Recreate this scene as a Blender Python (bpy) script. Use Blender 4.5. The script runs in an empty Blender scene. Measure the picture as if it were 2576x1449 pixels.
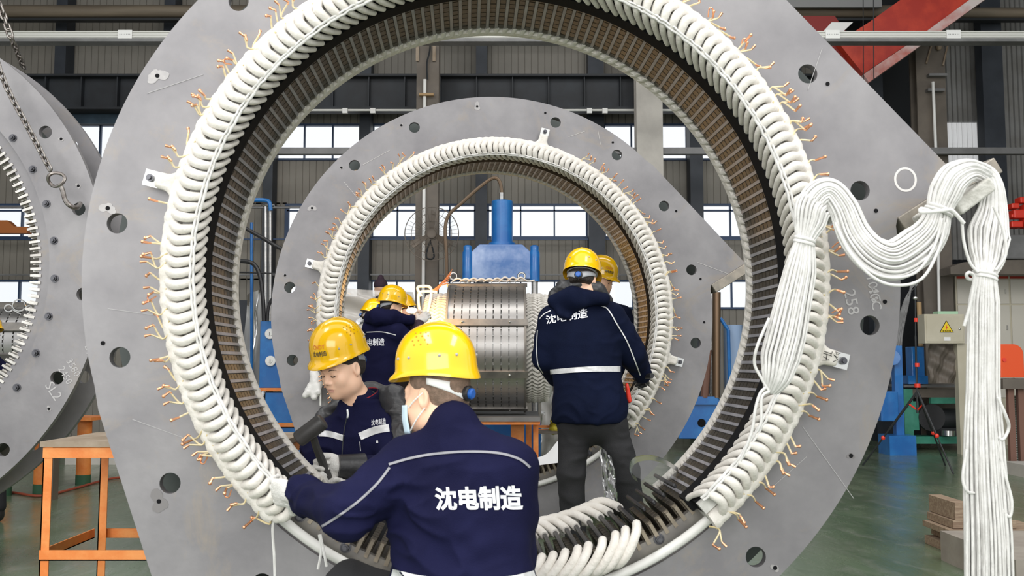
import bpy, bmesh, math, random
import numpy as np
from mathutils import Vector, Matrix, noise
from mathutils.bvhtree import BVHTree
random.seed(7)
S = bpy.context.scene
COL = S.collection
PI = math.pi
# ------------------------------------------------------------------ camera
TH, H0, F = 0.079, 1.0872, 2400.0
cd = bpy.data.cameras.new('camera'); cam = bpy.data.objects.new('camera', cd); COL.objects.link(cam)
cam.location = (0, 0, H0); cam.rotation_euler = (PI/2 + TH, 0, 0)
cd.sensor_width = 36.0; cd.lens = F/2576*36; cd.clip_start = .1; cd.clip_end = 200
cd.dof.use_dof = True; cd.dof.focus_distance = 5.6; cd.dof.aperture_fstop = 6.3
S.camera = cam
# ------------------------------------------------------------------ world, light, exposure
W = bpy.data.worlds.new('world'); S.world = W; W.use_nodes = True
nt = W.node_tree; bg = nt.nodes['Background']
tc = nt.nodes.new('ShaderNodeTexCoord'); sx = nt.nodes.new('ShaderNodeSeparateXYZ'); rp = nt.nodes.new('ShaderNodeValToRGB')
nt.links.new(tc.outputs['Generated'], sx.inputs[0]); nt.links.new(sx.outputs['Z'], rp.inputs[0]); nt.links.new(rp.outputs[0], bg.inputs[0])
rp.color_ramp.elements[0].position = 0.0; rp.color_ramp.elements[0].color = (.80, .82, .84, 1)
rp.color_ramp.elements[1].position = .6; rp.color_ramp.elements[1].color = (1.0, 1.0, 1.0, 1)
bg.inputs[1].default_value = 1.05
S.view_settings.view_transform = 'Standard'; S.view_settings.look = 'None'
S.view_settings.exposure = 0.36; S.view_settings.gamma = 1.0; S.view_settings.use_curve_mapping = False
def area(name, loc, rot, sx_, sy_, e, col=(1, 1, 1)):
    l = bpy.data.lights.new(name, 'AREA'); l.shape = 'RECTANGLE'; l.size = sx_; l.size_y = sy_; l.energy = e; l.color = col
    o = bpy.data.objects.new(name, l); COL.objects.link(o); o.location = loc; o.rotation_euler = rot; return o
area('skylight_lamp', (-3.5, 1.0, 6.8), (R0 := math.radians(18), 0, 0), 1.6, 5, 190, (1, .99, .97))
area('skylight_lamp', (3.5, 1.0, 6.8), (math.radians(18), 0, 0), 1.6, 5, 190, (1, .99, .97))
area('skylight_lamp', (0, 7.6, 7.2), (0, 0, 0), 9, 1.2, 130, (1, .98, .95))
area('front_fill', (-1.5, -4.5, 2.6), (math.radians(84), 0, math.radians(-6)), 8, 3.4, 310, (1, .99, .97))  # added fill from behind the camera to brighten faces; no doorway known
# ------------------------------------------------------------------ pixel -> world
CT, ST = math.cos(TH), math.sin(TH)
CAM = Vector((0, 0, H0))
def ray(px, py):
    u = (px-1288)/F; v = -(py-724.5)/F
    return Vector((u, CT - v*ST, ST + v*CT))
def P(px, py, Y):
    d = ray(px, py); return CAM + d*(Y/d.y)
def floorY(py):
    d = ray(1288, py); return -H0/d.z*d.y
def zat(py, Y): return P(1288, py, Y).z
def xat(px, Y, py=700): return P(px, py, Y).x
# ------------------------------------------------------------------ materials
MATS = {}
def mat(name, col, rough=.55, metal=0.0, col2=None, scale=6, bump=0, bscale=60, spec=.5, emit=None, estr=0, alpha=1, trans=0, coat=0, stretch=(1, 1, 1), lo=.4, hi=.65, scratch=0, detail=5, sheen=0, sss=0):
    if name in MATS: return MATS[name]
    m = bpy.data.materials.new(name); m.use_nodes = True; n = m.node_tree.nodes; L = m.node_tree.links
    b = n['Principled BSDF']; b.inputs['Base Color'].default_value = (*col, 1); b.inputs['Roughness'].default_value = rough
    b.inputs['Metallic'].default_value = metal; b.inputs['Specular IOR Level'].default_value = spec
    b.inputs['Coat Weight'].default_value = coat; b.inputs['Coat Roughness'].default_value = .05
    if sheen: b.inputs['Sheen Weight'].default_value = sheen
    if sss:
        b.inputs['Subsurface Weight'].default_value = sss; b.inputs['Subsurface Radius'].default_value = (.02, .008, .005); b.inputs['Subsurface Scale'].default_value = .4
    if emit: b.inputs['Emission Color'].default_value = (*emit, 1); b.inputs['Emission Strength'].default_value = estr
    b.inputs['Alpha'].default_value = alpha; b.inputs['Transmission Weight'].default_value = trans
    tc = n.new('ShaderNodeTexCoord'); mp = n.new('ShaderNodeMapping'); mp.inputs['Scale'].default_value = stretch
    L.new(tc.outputs['Object'], mp.inputs[0])
    if col2:
        t = n.new('ShaderNodeTexNoise'); t.inputs['Scale'].default_value = scale; t.inputs['Detail'].default_value = detail; t.inputs['Roughness'].default_value = .6
        r = n.new('ShaderNodeValToRGB'); r.color_ramp.elements[0].position = lo; r.color_ramp.elements[1].position = hi
        r.color_ramp.elements[0].color = (*col, 1); r.color_ramp.elements[1].color = (*col2, 1)
        L.new(mp.outputs[0], t.inputs['Vector']); L.new(t.outputs[0], r.inputs[0])
        out = r.outputs[0]
        if scratch:
            t2 = n.new('ShaderNodeTexNoise'); t2.inputs['Scale'].default_value = 2.2; t2.inputs['Detail'].default_value = 12; t2.inputs['Roughness'].default_value = .72; t2.inputs['Distortion'].default_value = 1.6
            r2 = n.new('ShaderNodeValToRGB'); r2.color_ramp.elements[0].position = .54; r2.color_ramp.elements[1].position = .70
            r2.color_ramp.elements[0].color = (0, 0, 0, 1); r2.color_ramp.elements[1].color = (scratch, scratch, scratch, 1)
            mx = n.new('ShaderNodeMix'); mx.data_type = 'RGBA'; mx.inputs['B'].default_value = (.30, .25, .19, 1)
            L.new(mp.outputs[0], t2.inputs['Vector']); L.new(t2.outputs[0], r2.inputs[0]); L.new(r2.outputs[0], mx.inputs['Factor']); L.new(out, mx.inputs['A']); out = mx.outputs['Result']
        L.new(out, b.inputs['Base Color'])
    if bump:
        t = n.new('ShaderNodeTexNoise'); t.inputs['Scale'].default_value = bscale; t.inputs['Detail'].default_value = 4
        u = n.new('ShaderNodeBump'); u.inputs['Strength'].default_value = bump; u.inputs['Distance'].default_value = .01
        L.new(mp.outputs[0], t.inputs['Vector']); L.new(t.outputs[0], u.inputs['Height']); L.new(u.outputs[0], b.inputs['Normal'])
    MATS[name] = m; return m
def film(name, tint=(.9, .92, .92), opac=.25, rough=.15):
    """clear plastic or glass sheet: transparent mixed with gloss and a little haze"""
    if name in MATS: return MATS[name]
    m = bpy.data.materials.new(name); m.use_nodes = True; n = m.node_tree.nodes; L = m.node_tree.links
    out = n['Material Output']; n.remove(n['Principled BSDF'])
    tr = n.new('ShaderNodeBsdfTransparent'); gl = n.new('ShaderNodeBsdfGlossy'); df = n.new('ShaderNodeBsdfDiffuse'); fr = n.new('ShaderNodeFresnel')
    gl.inputs['Roughness'].default_value = rough; df.inputs['Color'].default_value = (*tint, 1); tr.inputs['Color'].default_value = (*tint, 1)
    a = n.new('ShaderNodeMixShader'); b = n.new('ShaderNodeMixShader'); a.inputs[0].default_value = opac; fr.inputs['IOR'].default_value = 1.45
    L.new(tr.outputs[0], a.inputs[1]); L.new(df.outputs[0], a.inputs[2]); L.new(fr.outputs[0], b.inputs[0]); L.new(a.outputs[0], b.inputs[1]); L.new(gl.outputs[0], b.inputs[2])
    L.new(b.outputs[0], out.inputs['Surface']); MATS[name] = m; return m
M = dict(
 plate=mat('plate_steel', (.185, .178, .186), .48, .30, (.275, .265, .27), 2.6, bump=.06, bscale=30, scratch=.55, lo=.35, hi=.68, detail=9),
 plate_edge=mat('cut_edge_steel', (.24, .22, .19), .5, .5, (.34, .30, .25), 14),
 dark=mat('dark_steel', (.03, .033, .036), .5, .4),
 barrel=mat('primer_and_flange_shade', (.035, .045, .042), .45, .2, (.05, .06, .055), 5),
 core=mat('laminated_core', (.080, .070, .056), .40, .75, (.135, .115, .085), 9, bump=.15, bscale=200, stretch=(1, 9, 1)),  # brown warmed to stand in for golden light reflected in the bore
 tooth=mat('bright_tooth_steel', (.42, .40, .37), .35, .85, (.62, .6, .56), 12),
 clamp=mat('clamp_ring_steel', (.17, .16, .15), .45, .5, (.27, .25, .22), 6),
 wedge=mat('slot_wedge', (.23, .225, .24), .45, .0, (.33, .32, .34), 8, coat=.15),
 black=mat('black_liner', (.009, .009, .010), .8, spec=.1),
 liner=mat('black_rubber', (.02, .02, .022), .4, bump=.2),
 tape=mat('white_glass_tape', (.64, .605, .55), .75, 0, (.71, .68, .63), 20, bump=.35, bscale=70, sheen=.2),
 tape2=mat('grey_white_tape', (.52, .51, .48), .8, 0, (.68, .67, .64), 20, bump=.3, bscale=60),
 cord=mat('white_cord', (.60, .59, .565), .6, 0, (.68, .67, .65), 30, bump=.15, bscale=150, sheen=.3),
 tube=mat('white_sleeve_tube', (.68, .67, .64), .5, bump=.2, bscale=50),
 copper=mat('bare_copper', (.86, .43, .25), .28, .9),
 sleeve=mat('yellow_sleeving', (.60, .48, .24), .5, 0, (.72, .62, .42), 30),
 steel=mat('machined_steel', (.42, .42, .42), .32, .9, (.52, .51, .49), 5, stretch=(1, 1, 8)),
 bright=mat('bright_steel', (.62, .62, .6), .25, .95),
 bolt=mat('bolt_steel', (.10, .10, .11), .35, .8),
 chain=mat('chain_steel', (.28, .26, .24), .35, .85, (.14, .12, .11), 30),
 buzz=mat('buzzed_hair', (.17, .115, .08), .8, 0, (.30, .20, .145), 40, bump=.5, bscale=400),
 rotorside=mat('rotor_skin', (.50, .49, .48), .33, .9, (.40, .39, .38), 3, stretch=(.3, 1, 1)),
 blue=mat('blue_enamel', (.012, .13, .42), .32, 0, (.02, .19, .52), 5, bump=.06, bscale=20, coat=.3),
 blue_worn=mat('worn_blue_enamel', (.07, .17, .42), .4, .1, (.30, .40, .62), 3.5, coat=.4, lo=.42, hi=.7),
 orange=mat('orange_paint', (.72, .20, .035), .5, 0, (.80, .30, .08), 9, bump=.1),
 orange_top=mat('brown_top', (.25, .19, .13), .6, 0, (.36, .29, .22), 7),
 redp=mat('red_paint', (.40, .025, .012), .45, 0, (.55, .05, .02), 4),
 red=mat('bright_red', (.72, .04, .02), .4),
 white=mat('white_paint', (.82, .82, .80), .5),
 tray=mat('cable_tray_white', (.64, .64, .60), .5, .1),
 olive=mat('olive_pipe', (.16, .13, .095), .6, 0, (.22, .18, .13), 3, stretch=(.3, 3, 3)),
 brownc=mat('brown_column', (.115, .098, .08), .6, 0, (.155, .13, .105), 3),
 post=mat('navy_post', (.022, .028, .038), .55, 0, (.035, .042, .055), 3),
 girder=mat('dark_girder', (.012, .014, .018), .6, 0, (.02, .025, .032), 3),
 wall=mat('ribbed_wall_panel', (.215, .20, .172), .65, 0, (.25, .232, .20), 1.5),
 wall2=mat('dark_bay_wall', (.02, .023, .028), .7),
 frameb=mat('blue_window_frame', (.02, .05, .12), .5),
 gbeam=mat('grey_beam', (.15, .15, .15), .5, .1, (.2, .2, .2), 4),
 concrete=mat('pale_concrete', (.42, .40, .37), .8, 0, (.5, .48, .44), 3, bump=.1),
 corr=mat('translucent_sheet', (.36, .35, .33), .45, .1, (.46, .46, .45), 2, alpha=.62),
 beige=mat('beige_enamel', (.50, .46, .35), .5, 0, (.56, .52, .41), 3),
 locker=mat('cream_locker', (.60, .57, .50), .5),
 green=mat('green_enamel', (.03, .23, .15), .5, 0, (.06, .30, .21), 5),
 wood=mat('weathered_wood', (.22, .15, .10), .8, 0, (.34, .26, .18), 8, stretch=(1, 8, 8), bump=.3),
 brown=mat('brown_primer', (.17, .085, .06), .6),
 skin=mat('skin', (.90, .56, .385), .45, 0, (.93, .60, .43), 8, sss=.12),
 lip=mat('lip_skin', (.76, .40, .31), .45),
 hair=mat('black_hair', (.028, .020, .016), .6, bump=.8, bscale=250, stretch=(1, 1, .3)),
 navy=mat('navy_cotton', (.0062, .0066, .029), .85, 0, (.009, .0098, .041), 3, spec=.12, bump=.25, bscale=350),
 navy2=mat('dark_navy_cotton', (.0028, .0055, .020), .85, 0, (.0048, .0085, .030), 3, spec=.12, bump=.25, bscale=300),
 padded=mat('black_padded_nylon', (.03, .03, .032), .42, 0, (.05, .05, .053), 6, bump=.4, bscale=25),
 trous=mat('black_trousers', (.009, .009, .011), .85, 0, (.016, .016, .018), 3, bump=.2, bscale=200),
 boot=mat('dark_boot', (.02, .018, .016), .5),
 yellow=mat('yellow_helmet_shell', (.93, .53, .002), .18, 0, coat=.6),
 glove=mat('white_knit_glove', (.64, .62, .585), .9, 0, (.72, .71, .68), 25, bump=.5, bscale=250),
 reflect=mat('silver_reflective_tape', (.66, .66, .66), .35, .2, (.76, .76, .77), 40),
 pipe_grey=mat('grey_piping', (.24, .24, .26), .5),
 print_=mat('white_print', (.80, .80, .84), .7),
 printo=mat('orange_print', (.75, .22, .03), .6), printk=mat('dark_print', (.05, .05, .04), .6),
 redc=mat('red_collar', (.42, .02, .03), .8, bump=.3, bscale=200),
 mask=mat('pale_blue_mask', (.55, .70, .80), .7, 0, (.62, .76, .85), 20),
 rubber=mat('mallet_rubber', (.035, .034, .033), .45, 0, (.055, .052, .05), 10),
 greyp=mat('grey_plastic', (.35, .36, .38), .4), bluep=mat('blue_plastic', (.015, .10, .40), .35),
 paper=mat('white_paper', (.82, .82, .82), .7),
 glow=mat('torch_flame', (1, .8, .5), .5, emit=(1, .78, .45), estr=9),
 purple=mat('plum_knit', (.045, .025, .04), .9, bump=.6, bscale=80),
 toothb=mat('brown_tooth_support', (.20, .17, .13), .45, .5, (.34, .29, .22), 12),
 cloth=mat('grey_polyester', (.20, .20, .20), .6, 0, (.3, .3, .3), 6),
 wrap=mat('grey_wrapping', (.40, .39, .35), .8, 0, (.55, .54, .50), 30, bump=.5, bscale=60),
 signy=mat('sign_yellow', (.85, .62, .02), .5),
 chalk=mat('chalk', (.42, .41, .41), .9),
 chalk2=mat('white_chalk', (.62, .60, .58), .9),
 stain=mat('dark_stain', (.19, .18, .18), .6, .2),
 bare=mat('ground_bare_spot', (.36, .345, .34), .5, .3, (.30, .29, .29), 40),
 glass=film('window_glass', (.96, .97, .98), .02, .05),
 film=film('clear_film', (.9, .91, .91), .07, .2),
 cover=film('milky_cover', (.72, .72, .70), .55, .2),
)
# ------------------------------------------------------------------ mesh builder
class MB:
    def __init__(s): s.v = []; s.f = []; s.m = []; s.k = 0
    def add(s, vs, fs, mi=None):
        o = len(s.v); s.v += [tuple(v) for v in vs]; s.f += [tuple(i+o for i in f) for f in fs]; s.m += [s.k if mi is None else mi]*len(fs)
    def box(s, c, d, R=None, bev=0):
        hx, hy, hz = d[0]/2, d[1]/2, d[2]/2
        vs = [Vector((x*hx, y*hy, z*hz)) for x in (-1, 1) for y in (-1, 1) for z in (-1, 1)]
        if R is not None: vs = [R @ v for v in vs]
        c = Vector(c); vs = [v+c for v in vs]
        s.add(vs, [(0, 1, 3, 2), (4, 6, 7, 5), (0, 4, 5, 1), (2, 3, 7, 6), (0, 2, 6, 4), (1, 5, 7, 3)]); return s
    def b2(s, a, b):
        a = Vector(a); b = Vector(b); return s.box((a+b)/2, [abs(x) for x in (b-a)])
    def tube(s, pts, r, n=8, closed=False, cap=True, flat=1.0):
        pts = [Vector(p) for p in pts]; N = len(pts)
        rs = r if hasattr(r, '__len__') else [r]*N
        t0 = (pts[1]-pts[0]).normalized(); up = Vector((0, 0, 1)) if abs(t0.z) < .9 else Vector((0, 1, 0))
        nrm = (up - t0*up.dot(t0)).normalized(); vs = []
        for i, p in enumerate(pts):
            if closed: t = (pts[(i+1) % N]-pts[i-1]).normalized()
            else: t = (pts[min(i+1, N-1)]-pts[max(i-1, 0)]).normalized()
            nrm = nrm - t*nrm.dot(t); nrm = nrm.normalized() if nrm.length > 1e-6 else up
            b = t.cross(nrm)
            for k in range(n):
                a = 2*PI*k/n; vs.append(p + nrm*(math.cos(a)*rs[i]*flat) + b*(math.sin(a)*rs[i]))
        fs = []
        for i in range(N if closed else N-1):
            j = (i+1) % N
            for k in range(n): fs.append((i*n+k, i*n+(k+1) % n, j*n+(k+1) % n, j*n+k))
        if cap and not closed: fs += [tuple(reversed(range(n))), tuple((N-1)*n+k for k in range(n))]
        s.add(vs, fs); return s
    def rod(s, a, b, r, n=10, r2=None): return s.tube([a, b], [r, r if r2 is None else r2], n)
    def lathe(s, prof, n=24, M4=None, full=2*PI, close=True):
        """profile of (radius, z) around local z"""
        vs = []
        full_c = abs(full-2*PI) < 1e-6
        nn = n if full_c else n+1
        for i in range(nn):
            a = full*i/n
            for r, z in prof: vs.append(Vector((r*math.cos(a), r*math.sin(a), z)))
        if M4 is not None: vs = [M4 @ v for v in vs]
        L = len(prof); fs = []
        for i in range(n):
            j = (i+1) % nn
            for k in range(L-1): fs.append((i*L+k, j*L+k, j*L+k+1, i*L+k+1))
        s.add(vs, fs); return s
    def ell(s, c, r, n=16, R=None):
        c = Vector(c); vs = []; m = n//2
        for i in range(m+1):
            ph = PI*i/m
            for k in range(n):
                a = 2*PI*k/n; v = Vector((r[0]*math.sin(ph)*math.cos(a), r[1]*math.sin(ph)*math.sin(a), r[2]*math.cos(ph)))
                vs.append(c + (R @ v if R is not None else v))
        s.add(vs, [(i*n+k, (i+1)*n+k, (i+1)*n+(k+1) % n, i*n+(k+1) % n) for i in range(m) for k in range(n)]); return s
    def prism(s, poly, depth, M4=None):
        """polygon in local xy, extruded along local z"""
        n = len(poly); vs = [Vector((x, y, 0)) for x, y in poly]+[Vector((x, y, depth)) for x, y in poly]
        if M4 is not None: vs = [M4 @ v for v in vs]
        s.add(vs, [tuple(reversed(range(n))), tuple(range(n, 2*n))]+[(i, (i+1) % n, n+(i+1) % n, n+i) for i in range(n)]); return s
    def grid(s, fn, nu, nv):
        vs = [fn(i/nu, j/nv) for i in range(nu+1) for j in range(nv+1)]
        s.add(vs, [(i*(nv+1)+j, (i+1)*(nv+1)+j, (i+1)*(nv+1)+j+1, i*(nv+1)+j+1) for i in range(nu) for j in range(nv)]); return s
    def mesh(s, name, mats, smooth=35):
        me = bpy.data.meshes.new(name); me.from_pydata(s.v, [], s.f); mats = mats if isinstance(mats, (list, tuple)) else [mats]
        for m in mats: me.materials.append(m)
        if len(mats) > 1: me.polygons.foreach_set('material_index', s.m)
        if smooth:
            me.polygons.foreach_set('use_smooth', [True]*len(me.polygons)); me.set_sharp_from_angle(angle=math.radians(smooth))
        me.update(); return me
    def fix(s):
        return s
    def build(s, name, mats, parent=None, smooth=35, loc=None, bevel=0, recalc=True, **t):
        me = s.mesh(name, mats, smooth)
        if recalc:
            bm = bmesh.new(); bm.from_mesh(me); bmesh.ops.recalc_face_normals(bm, faces=bm.faces)
            bm.to_mesh(me); bm.free()
            if smooth: me.set_sharp_from_angle(angle=math.radians(smooth))
        o = link(name, me, parent, loc)
        if bevel:
            b = o.modifiers.new('bevel', 'BEVEL'); b.width = bevel; b.segments = 2; b.limit_method = 'ANGLE'; b.angle_limit = math.radians(40)
        if t: tag(o, **t)
        return o
def link(name, me, parent=None, loc=None):
    o = bpy.data.objects.new(name, me); COL.objects.link(o)
    if loc is not None: o.location = loc
    if parent is not None:
        o.parent = parent
        if loc is None: o.location = -parent.location if parent.parent is None and parent.type == 'EMPTY' and parent.rotation_euler.z == 0 else (0, 0, 0)
    return o
def tag(o, label=None, cat=None, group=None, kind=None):
    if label: o['label'] = label
    if cat: o['category'] = cat
    if group: o['group'] = group
    if kind: o['kind'] = kind
    return o
def empty(name, loc, label, cat, group=None, rz=0):
    o = bpy.data.objects.new(name, None); COL.objects.link(o); o.location = loc; o.rotation_euler = (0, 0, rz); o.empty_display_size = .1
    return tag(o, label, cat, group)
def cat_rom(pts, m=6):
    """smooth curve through points"""
    pts = [Vector(p) for p in pts]; out = []
    for i in range(len(pts)-1):
        p0 = pts[max(i-1, 0)]; p1 = pts[i]; p2 = pts[i+1]; p3 = pts[min(i+2, len(pts)-1)]
        for k in range(m):
            t = k/m; out.append(.5*((2*p1)+(p2-p0)*t+(2*p0-5*p1+4*p2-p3)*t*t+(3*p1-p0-3*p2+p3)*t**3))
    out.append(pts[-1]); return out
def curve2d(splines, depth):
    """filled 2D curve with holes -> list of verts, faces (local xy, extruded +-depth/2)"""
    cu = bpy.data.curves.new('c', 'CURVE'); cu.dimensions = '2D'; cu.fill_mode = 'BOTH'; cu.extrude = depth/2
    for sp in splines:
        s = cu.splines.new('POLY'); s.points.add(len(sp)-1); s.use_cyclic_u = True
        for p, q in zip(s.points, sp): p.co = (q[0], q[1], 0, 1)
    return from_curve(cu)
def from_curve(cu):
    o = bpy.data.objects.new('c', cu); COL.objects.link(o); bpy.context.view_layer.update()
    dg = bpy.context.evaluated_depsgraph_get(); me = bpy.data.meshes.new_from_object(o.evaluated_get(dg))
    vs = [v.co.copy() for v in me.vertices]; fs = [tuple(p.vertices) for p in me.polygons]
    bpy.data.objects.remove(o); bpy.data.curves.remove(cu); bpy.data.meshes.remove(me)
    return vs, fs
_tc = {}
def text_geo(txt, size=1, offset=0.0, extrude=0.0, res=3):
    key = (txt, size, offset, extrude)
    if key not in _tc:
        cu = bpy.data.curves.new('t', 'FONT'); cu.body = txt; cu.size = size; cu.offset = offset; cu.extrude = extrude; cu.resolution_u = res
        cu.align_x = 'CENTER'; cu.align_y = 'CENTER'
        _tc[key] = from_curve(cu)
    return _tc[key]
def circle(cx, cy, r, n=20): return [(cx+r*math.cos(2*PI*i/n), cy+r*math.sin(2*PI*i/n)) for i in range(n)]
def rotY(a): return Matrix.Rotation(-a, 4, 'Y')
# ================================================================== the hall
def struct(o): o['kind'] = 'structure'; return o
YW = 14.0
mb = MB(); mb.b2((-14, -3, -.12), (14, YW+.3, 0))
fl = struct(mb.build('floor', mat('floor_green', (.085, .125, .088), .30, 0), smooth=0))
# floor: worn green paint
m = MATS['floor_green']; n = m.node_tree.nodes; L = m.node_tree.links; b = n['Principled BSDF']
tcn = n.new('ShaderNodeTexCoord'); mp = n.new('ShaderNodeMapping'); mp.inputs['Scale'].default_value = (1, .45, 1); L.new(tcn.outputs['Object'], mp.inputs[0])
def noi(sc, det, dist=0, src=mp):
    t = n.new('ShaderNodeTexNoise'); t.inputs['Scale'].default_value = sc; t.inputs['Detail'].default_value = det; t.inputs['Roughness'].default_value = .65; t.inputs['Distortion'].default_value = dist
    L.new(src.outputs[0], t.inputs['Vector']); return t
def ramp(t, p0, c0, p1, c1):
    r = n.new('ShaderNodeValToRGB'); r.color_ramp.elements[0].position = p0; r.color_ramp.elements[1].position = p1
    r.color_ramp.elements[0].color = (*c0, 1); r.color_ramp.elements[1].color = (*c1, 1); L.new(t.outputs[0], r.inputs[0]); return r
r1 = ramp(noi(1.1, 8), .35, (.085, .135, .075), .7, (.16, .20, .13))
r2 = ramp(noi(5, 10, 1.2), .52, (0, 0, 0), .72, (.5, .5, .5))
mx = n.new('ShaderNodeMix'); mx.data_type = 'RGBA'; L.new(r2.outputs[0], mx.inputs['Factor']); L.new(r1.outputs[0], mx.inputs['A']); mx.inputs['B'].default_value = (.26, .27, .235, 1)
L.new(mx.outputs['Result'], b.inputs['Base Color'])
r3 = ramp(noi(3, 8, .5), .35, (.10, .10, .10), .75, (.42, .42, .42)); L.new(r3.outputs[0], b.inputs['Roughness'])
bu = n.new('ShaderNodeBump'); bu.inputs['Strength'].default_value = .25; bu.inputs['Distance'].default_value = .01; L.new(noi(26, 6, .3).outputs[0], bu.inputs['Height']); L.new(bu.outputs[0], b.inputs['Normal'])
b.inputs['Coat Weight'].default_value = .35; b.inputs['Coat Roughness'].default_value = .22
mb = MB(); mb.b2((-14, 4.86, 0.0005), (14, 4.95, .003)); tag(mb.build('floor_marking', mat('yellow_line', (.62, .50, .06), .5, 0, (.30, .29, .12), 9, lo=.5, hi=.75), smooth=0), 'thin yellow line painted across the green floor', 'floor marking')
# --- back wall: ribbed strips between three bands of windows
PX0, PX1 = -420, 2060
bands = [(312, 404), (513, 600), (704, 778)]
rows = [(-700, 312), (404, 513), (600, 704), (778, 1140)]
def ribbed(mb, x0, x1, z0, z1, Y, pitch=.1, gap=.012, dep=.012):
    x = x0; vs = []; prof = []
    while x < x1:
        prof += [(x, Y), (x+pitch-gap, Y), (x+pitch-gap*.7, Y+dep), (x+pitch-gap*.3, Y+dep)]; x += pitch
    for X, yy in prof: vs += [(X, yy, z0), (X, yy, z1)]
    mb.add(vs, [(2*i, 2*i+2, 2*i+3, 2*i+1) for i in range(len(prof)-1)])
xa, xb = xat(PX0, YW), xat(PX1, YW)
mb = MB()
for a, c in rows:
    z1, z0 = (zat(a, YW) if a > -600 else 8.4), max(0, zat(c, YW) if c < 1100 else 0)
    ribbed(mb, xa, xb, z0, z1, YW)
for a, c in bands[1:]:
    ribbed(mb, xat(400, YW), xat(668, YW), zat(c, YW)-.02, zat(a, YW)+.02, YW); ribbed(mb, xat(686, YW), xat(719, YW), zat(c, YW)-.02, zat(a, YW)+.02, YW)
struct(mb.build('wall_back', M['wall'], smooth=0, recalc=False))
# dark bay to the right
hx0, hx1 = xat(2390, YW), xat(2490, YW); hz0, hz1 = zat(425, YW), zat(300, YW)
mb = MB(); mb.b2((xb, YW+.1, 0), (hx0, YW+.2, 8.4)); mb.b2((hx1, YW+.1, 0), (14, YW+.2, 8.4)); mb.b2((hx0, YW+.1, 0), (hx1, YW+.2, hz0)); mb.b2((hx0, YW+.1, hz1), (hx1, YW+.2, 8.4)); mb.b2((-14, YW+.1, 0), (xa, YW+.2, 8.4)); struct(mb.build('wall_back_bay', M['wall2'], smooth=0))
mb = MB(); ribbed(mb, xat(2388, YW-.1), xat(2492, YW-.1), zat(655, YW), 8.2, YW-.1, .075, .03, .03); ribbed(mb, xat(2545, YW-.1), xat(2700, YW-.1), zat(655, YW), 8.2, YW-.1, .075, .03, .03)
struct(mb.build('wall_back_sheeting', M['corr'], smooth=0, recalc=False))
for i, (x0, x1) in enumerate(((-9.5, -9.3), (9.3, 9.5))):
    mb = MB(); mb.b2((x0, 5.5, 0), (x1, YW, 8.4)); struct(mb.build(('wall_left', 'wall_right')[i], M['wall'], smooth=0))
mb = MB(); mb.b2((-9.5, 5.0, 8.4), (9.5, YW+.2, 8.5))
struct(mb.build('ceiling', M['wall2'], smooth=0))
# windows
posts = [(-380, -350), (130, 158), (404, 432), (664, 688), (904, 932), (1197, 1225), (1480, 1520), (1735, 1767), (1985, 2020)]
bands = [(312, 404), (513, 600), (704, 778)]
wn = 0
for bi, (pt, pb) in enumerate(bands):
    for i in range(len(posts)-1):
        if bi and i == 2: continue
        x0 = xat(posts[i][1] if not (bi and i == 3) else 719, YW); x1 = xat(posts[i+1][0], YW); z1 = zat(pt, YW); z0 = zat(pb, YW); wn += 1
        mb = MB(); t = .03
        mb.b2((x0, YW-.03, z1-t), (x1, YW+.05, z1)); mb.b2((x0, YW-.03, z0), (x1, YW+.05, z0+t))
        k = max(2, round((x1-x0)/.44))
        for j in range(k+1):
            X = x0+(x1-x0)*j/k; w = .011 if 0 < j < k else .03
            mb.b2((X-w, YW-.02, z0), (X+w, YW+.04, z1))
        if bi == 1: mb.b2((x0, YW-.02, zat(532, YW)), (x1, YW+.04, zat(528, YW)))
        fr = struct(mb.build('window_%d' % wn, M['frameb'], smooth=0))
        mb = MB(); mb.b2((x0, YW+.01, z0), (x1, YW+.016, z1)); mb.build('pane', M['glass'], fr, smooth=0, loc=(0, 0, 0))
n_ = 0
for a, c in posts:
    n_ += 1; mb = MB(); mb.b2((xat(a, YW-.15), YW-.32, 0), (xat(c, YW-.15), YW-.05, 8.4)); struct(mb.build('trim_%d' % n_, M['post'], smooth=0))
for a, c in ((2196, 2236), (2492, 2545)):
    n_ += 1; mb = MB(); mb.b2((xat(a, 13.4), 13.4, 0), (xat(c, 13.4), 13.6, 8.4)); struct(mb.build('trim_%d' % n_, M['post'], smooth=0))
# crane runway girder with stiffeners
Yg = 13.1
gx0, gx1 = -9, xat(2060, Yg)
mb = MB(); zt, zb = zat(198, Yg), zat(274, Yg)
mb.b2((gx0, Yg, zb), (gx1, Yg+.03, zt)); mb.b2((gx0, Yg-.14, zt), (gx1, Yg+.16, zt+.03)); mb.b2((gx0, Yg-.12, zb-.03), (gx1, Yg+.14, zb))
x = gx0
while x < gx1: mb.b2((x, Yg-.1, zb), (x+.015, Yg, zt)); x += .5
g = mb.build('runway_girder', M['girder'], smooth=0, label='dark steel crane girder running along the wall above the upper windows', cat='girder')
mb = MB(); mb.b2((xat(720, Yg), Yg-.16, zb-.07), (gx1, Yg-.13, zb-.045)); mb.build('lamp_strip', M['tray'], g, smooth=0, loc=(0, 0, 0))
for px in (868, 938, 1483, 1522, 1340):
    mb = MB(); mb.box((xat(px, Yg), Yg-.17, zb-.075), (.07, .05, .07)); mb.build('bracket', M['white'], g, smooth=0, loc=(0, 0, 0))
mb = MB(); mb.b2((-9, 13.3, zat(311, 13.3)), (xat(300, 13.3), 13.36, zat(276, 13.3))); mb.build('blue_valance', mat('valance', (.012, .03, .05), .6, 0, (.03, .06, .09), 4), smooth=0, label='dark blue band below the crane girder at far left', cat='beam')
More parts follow.
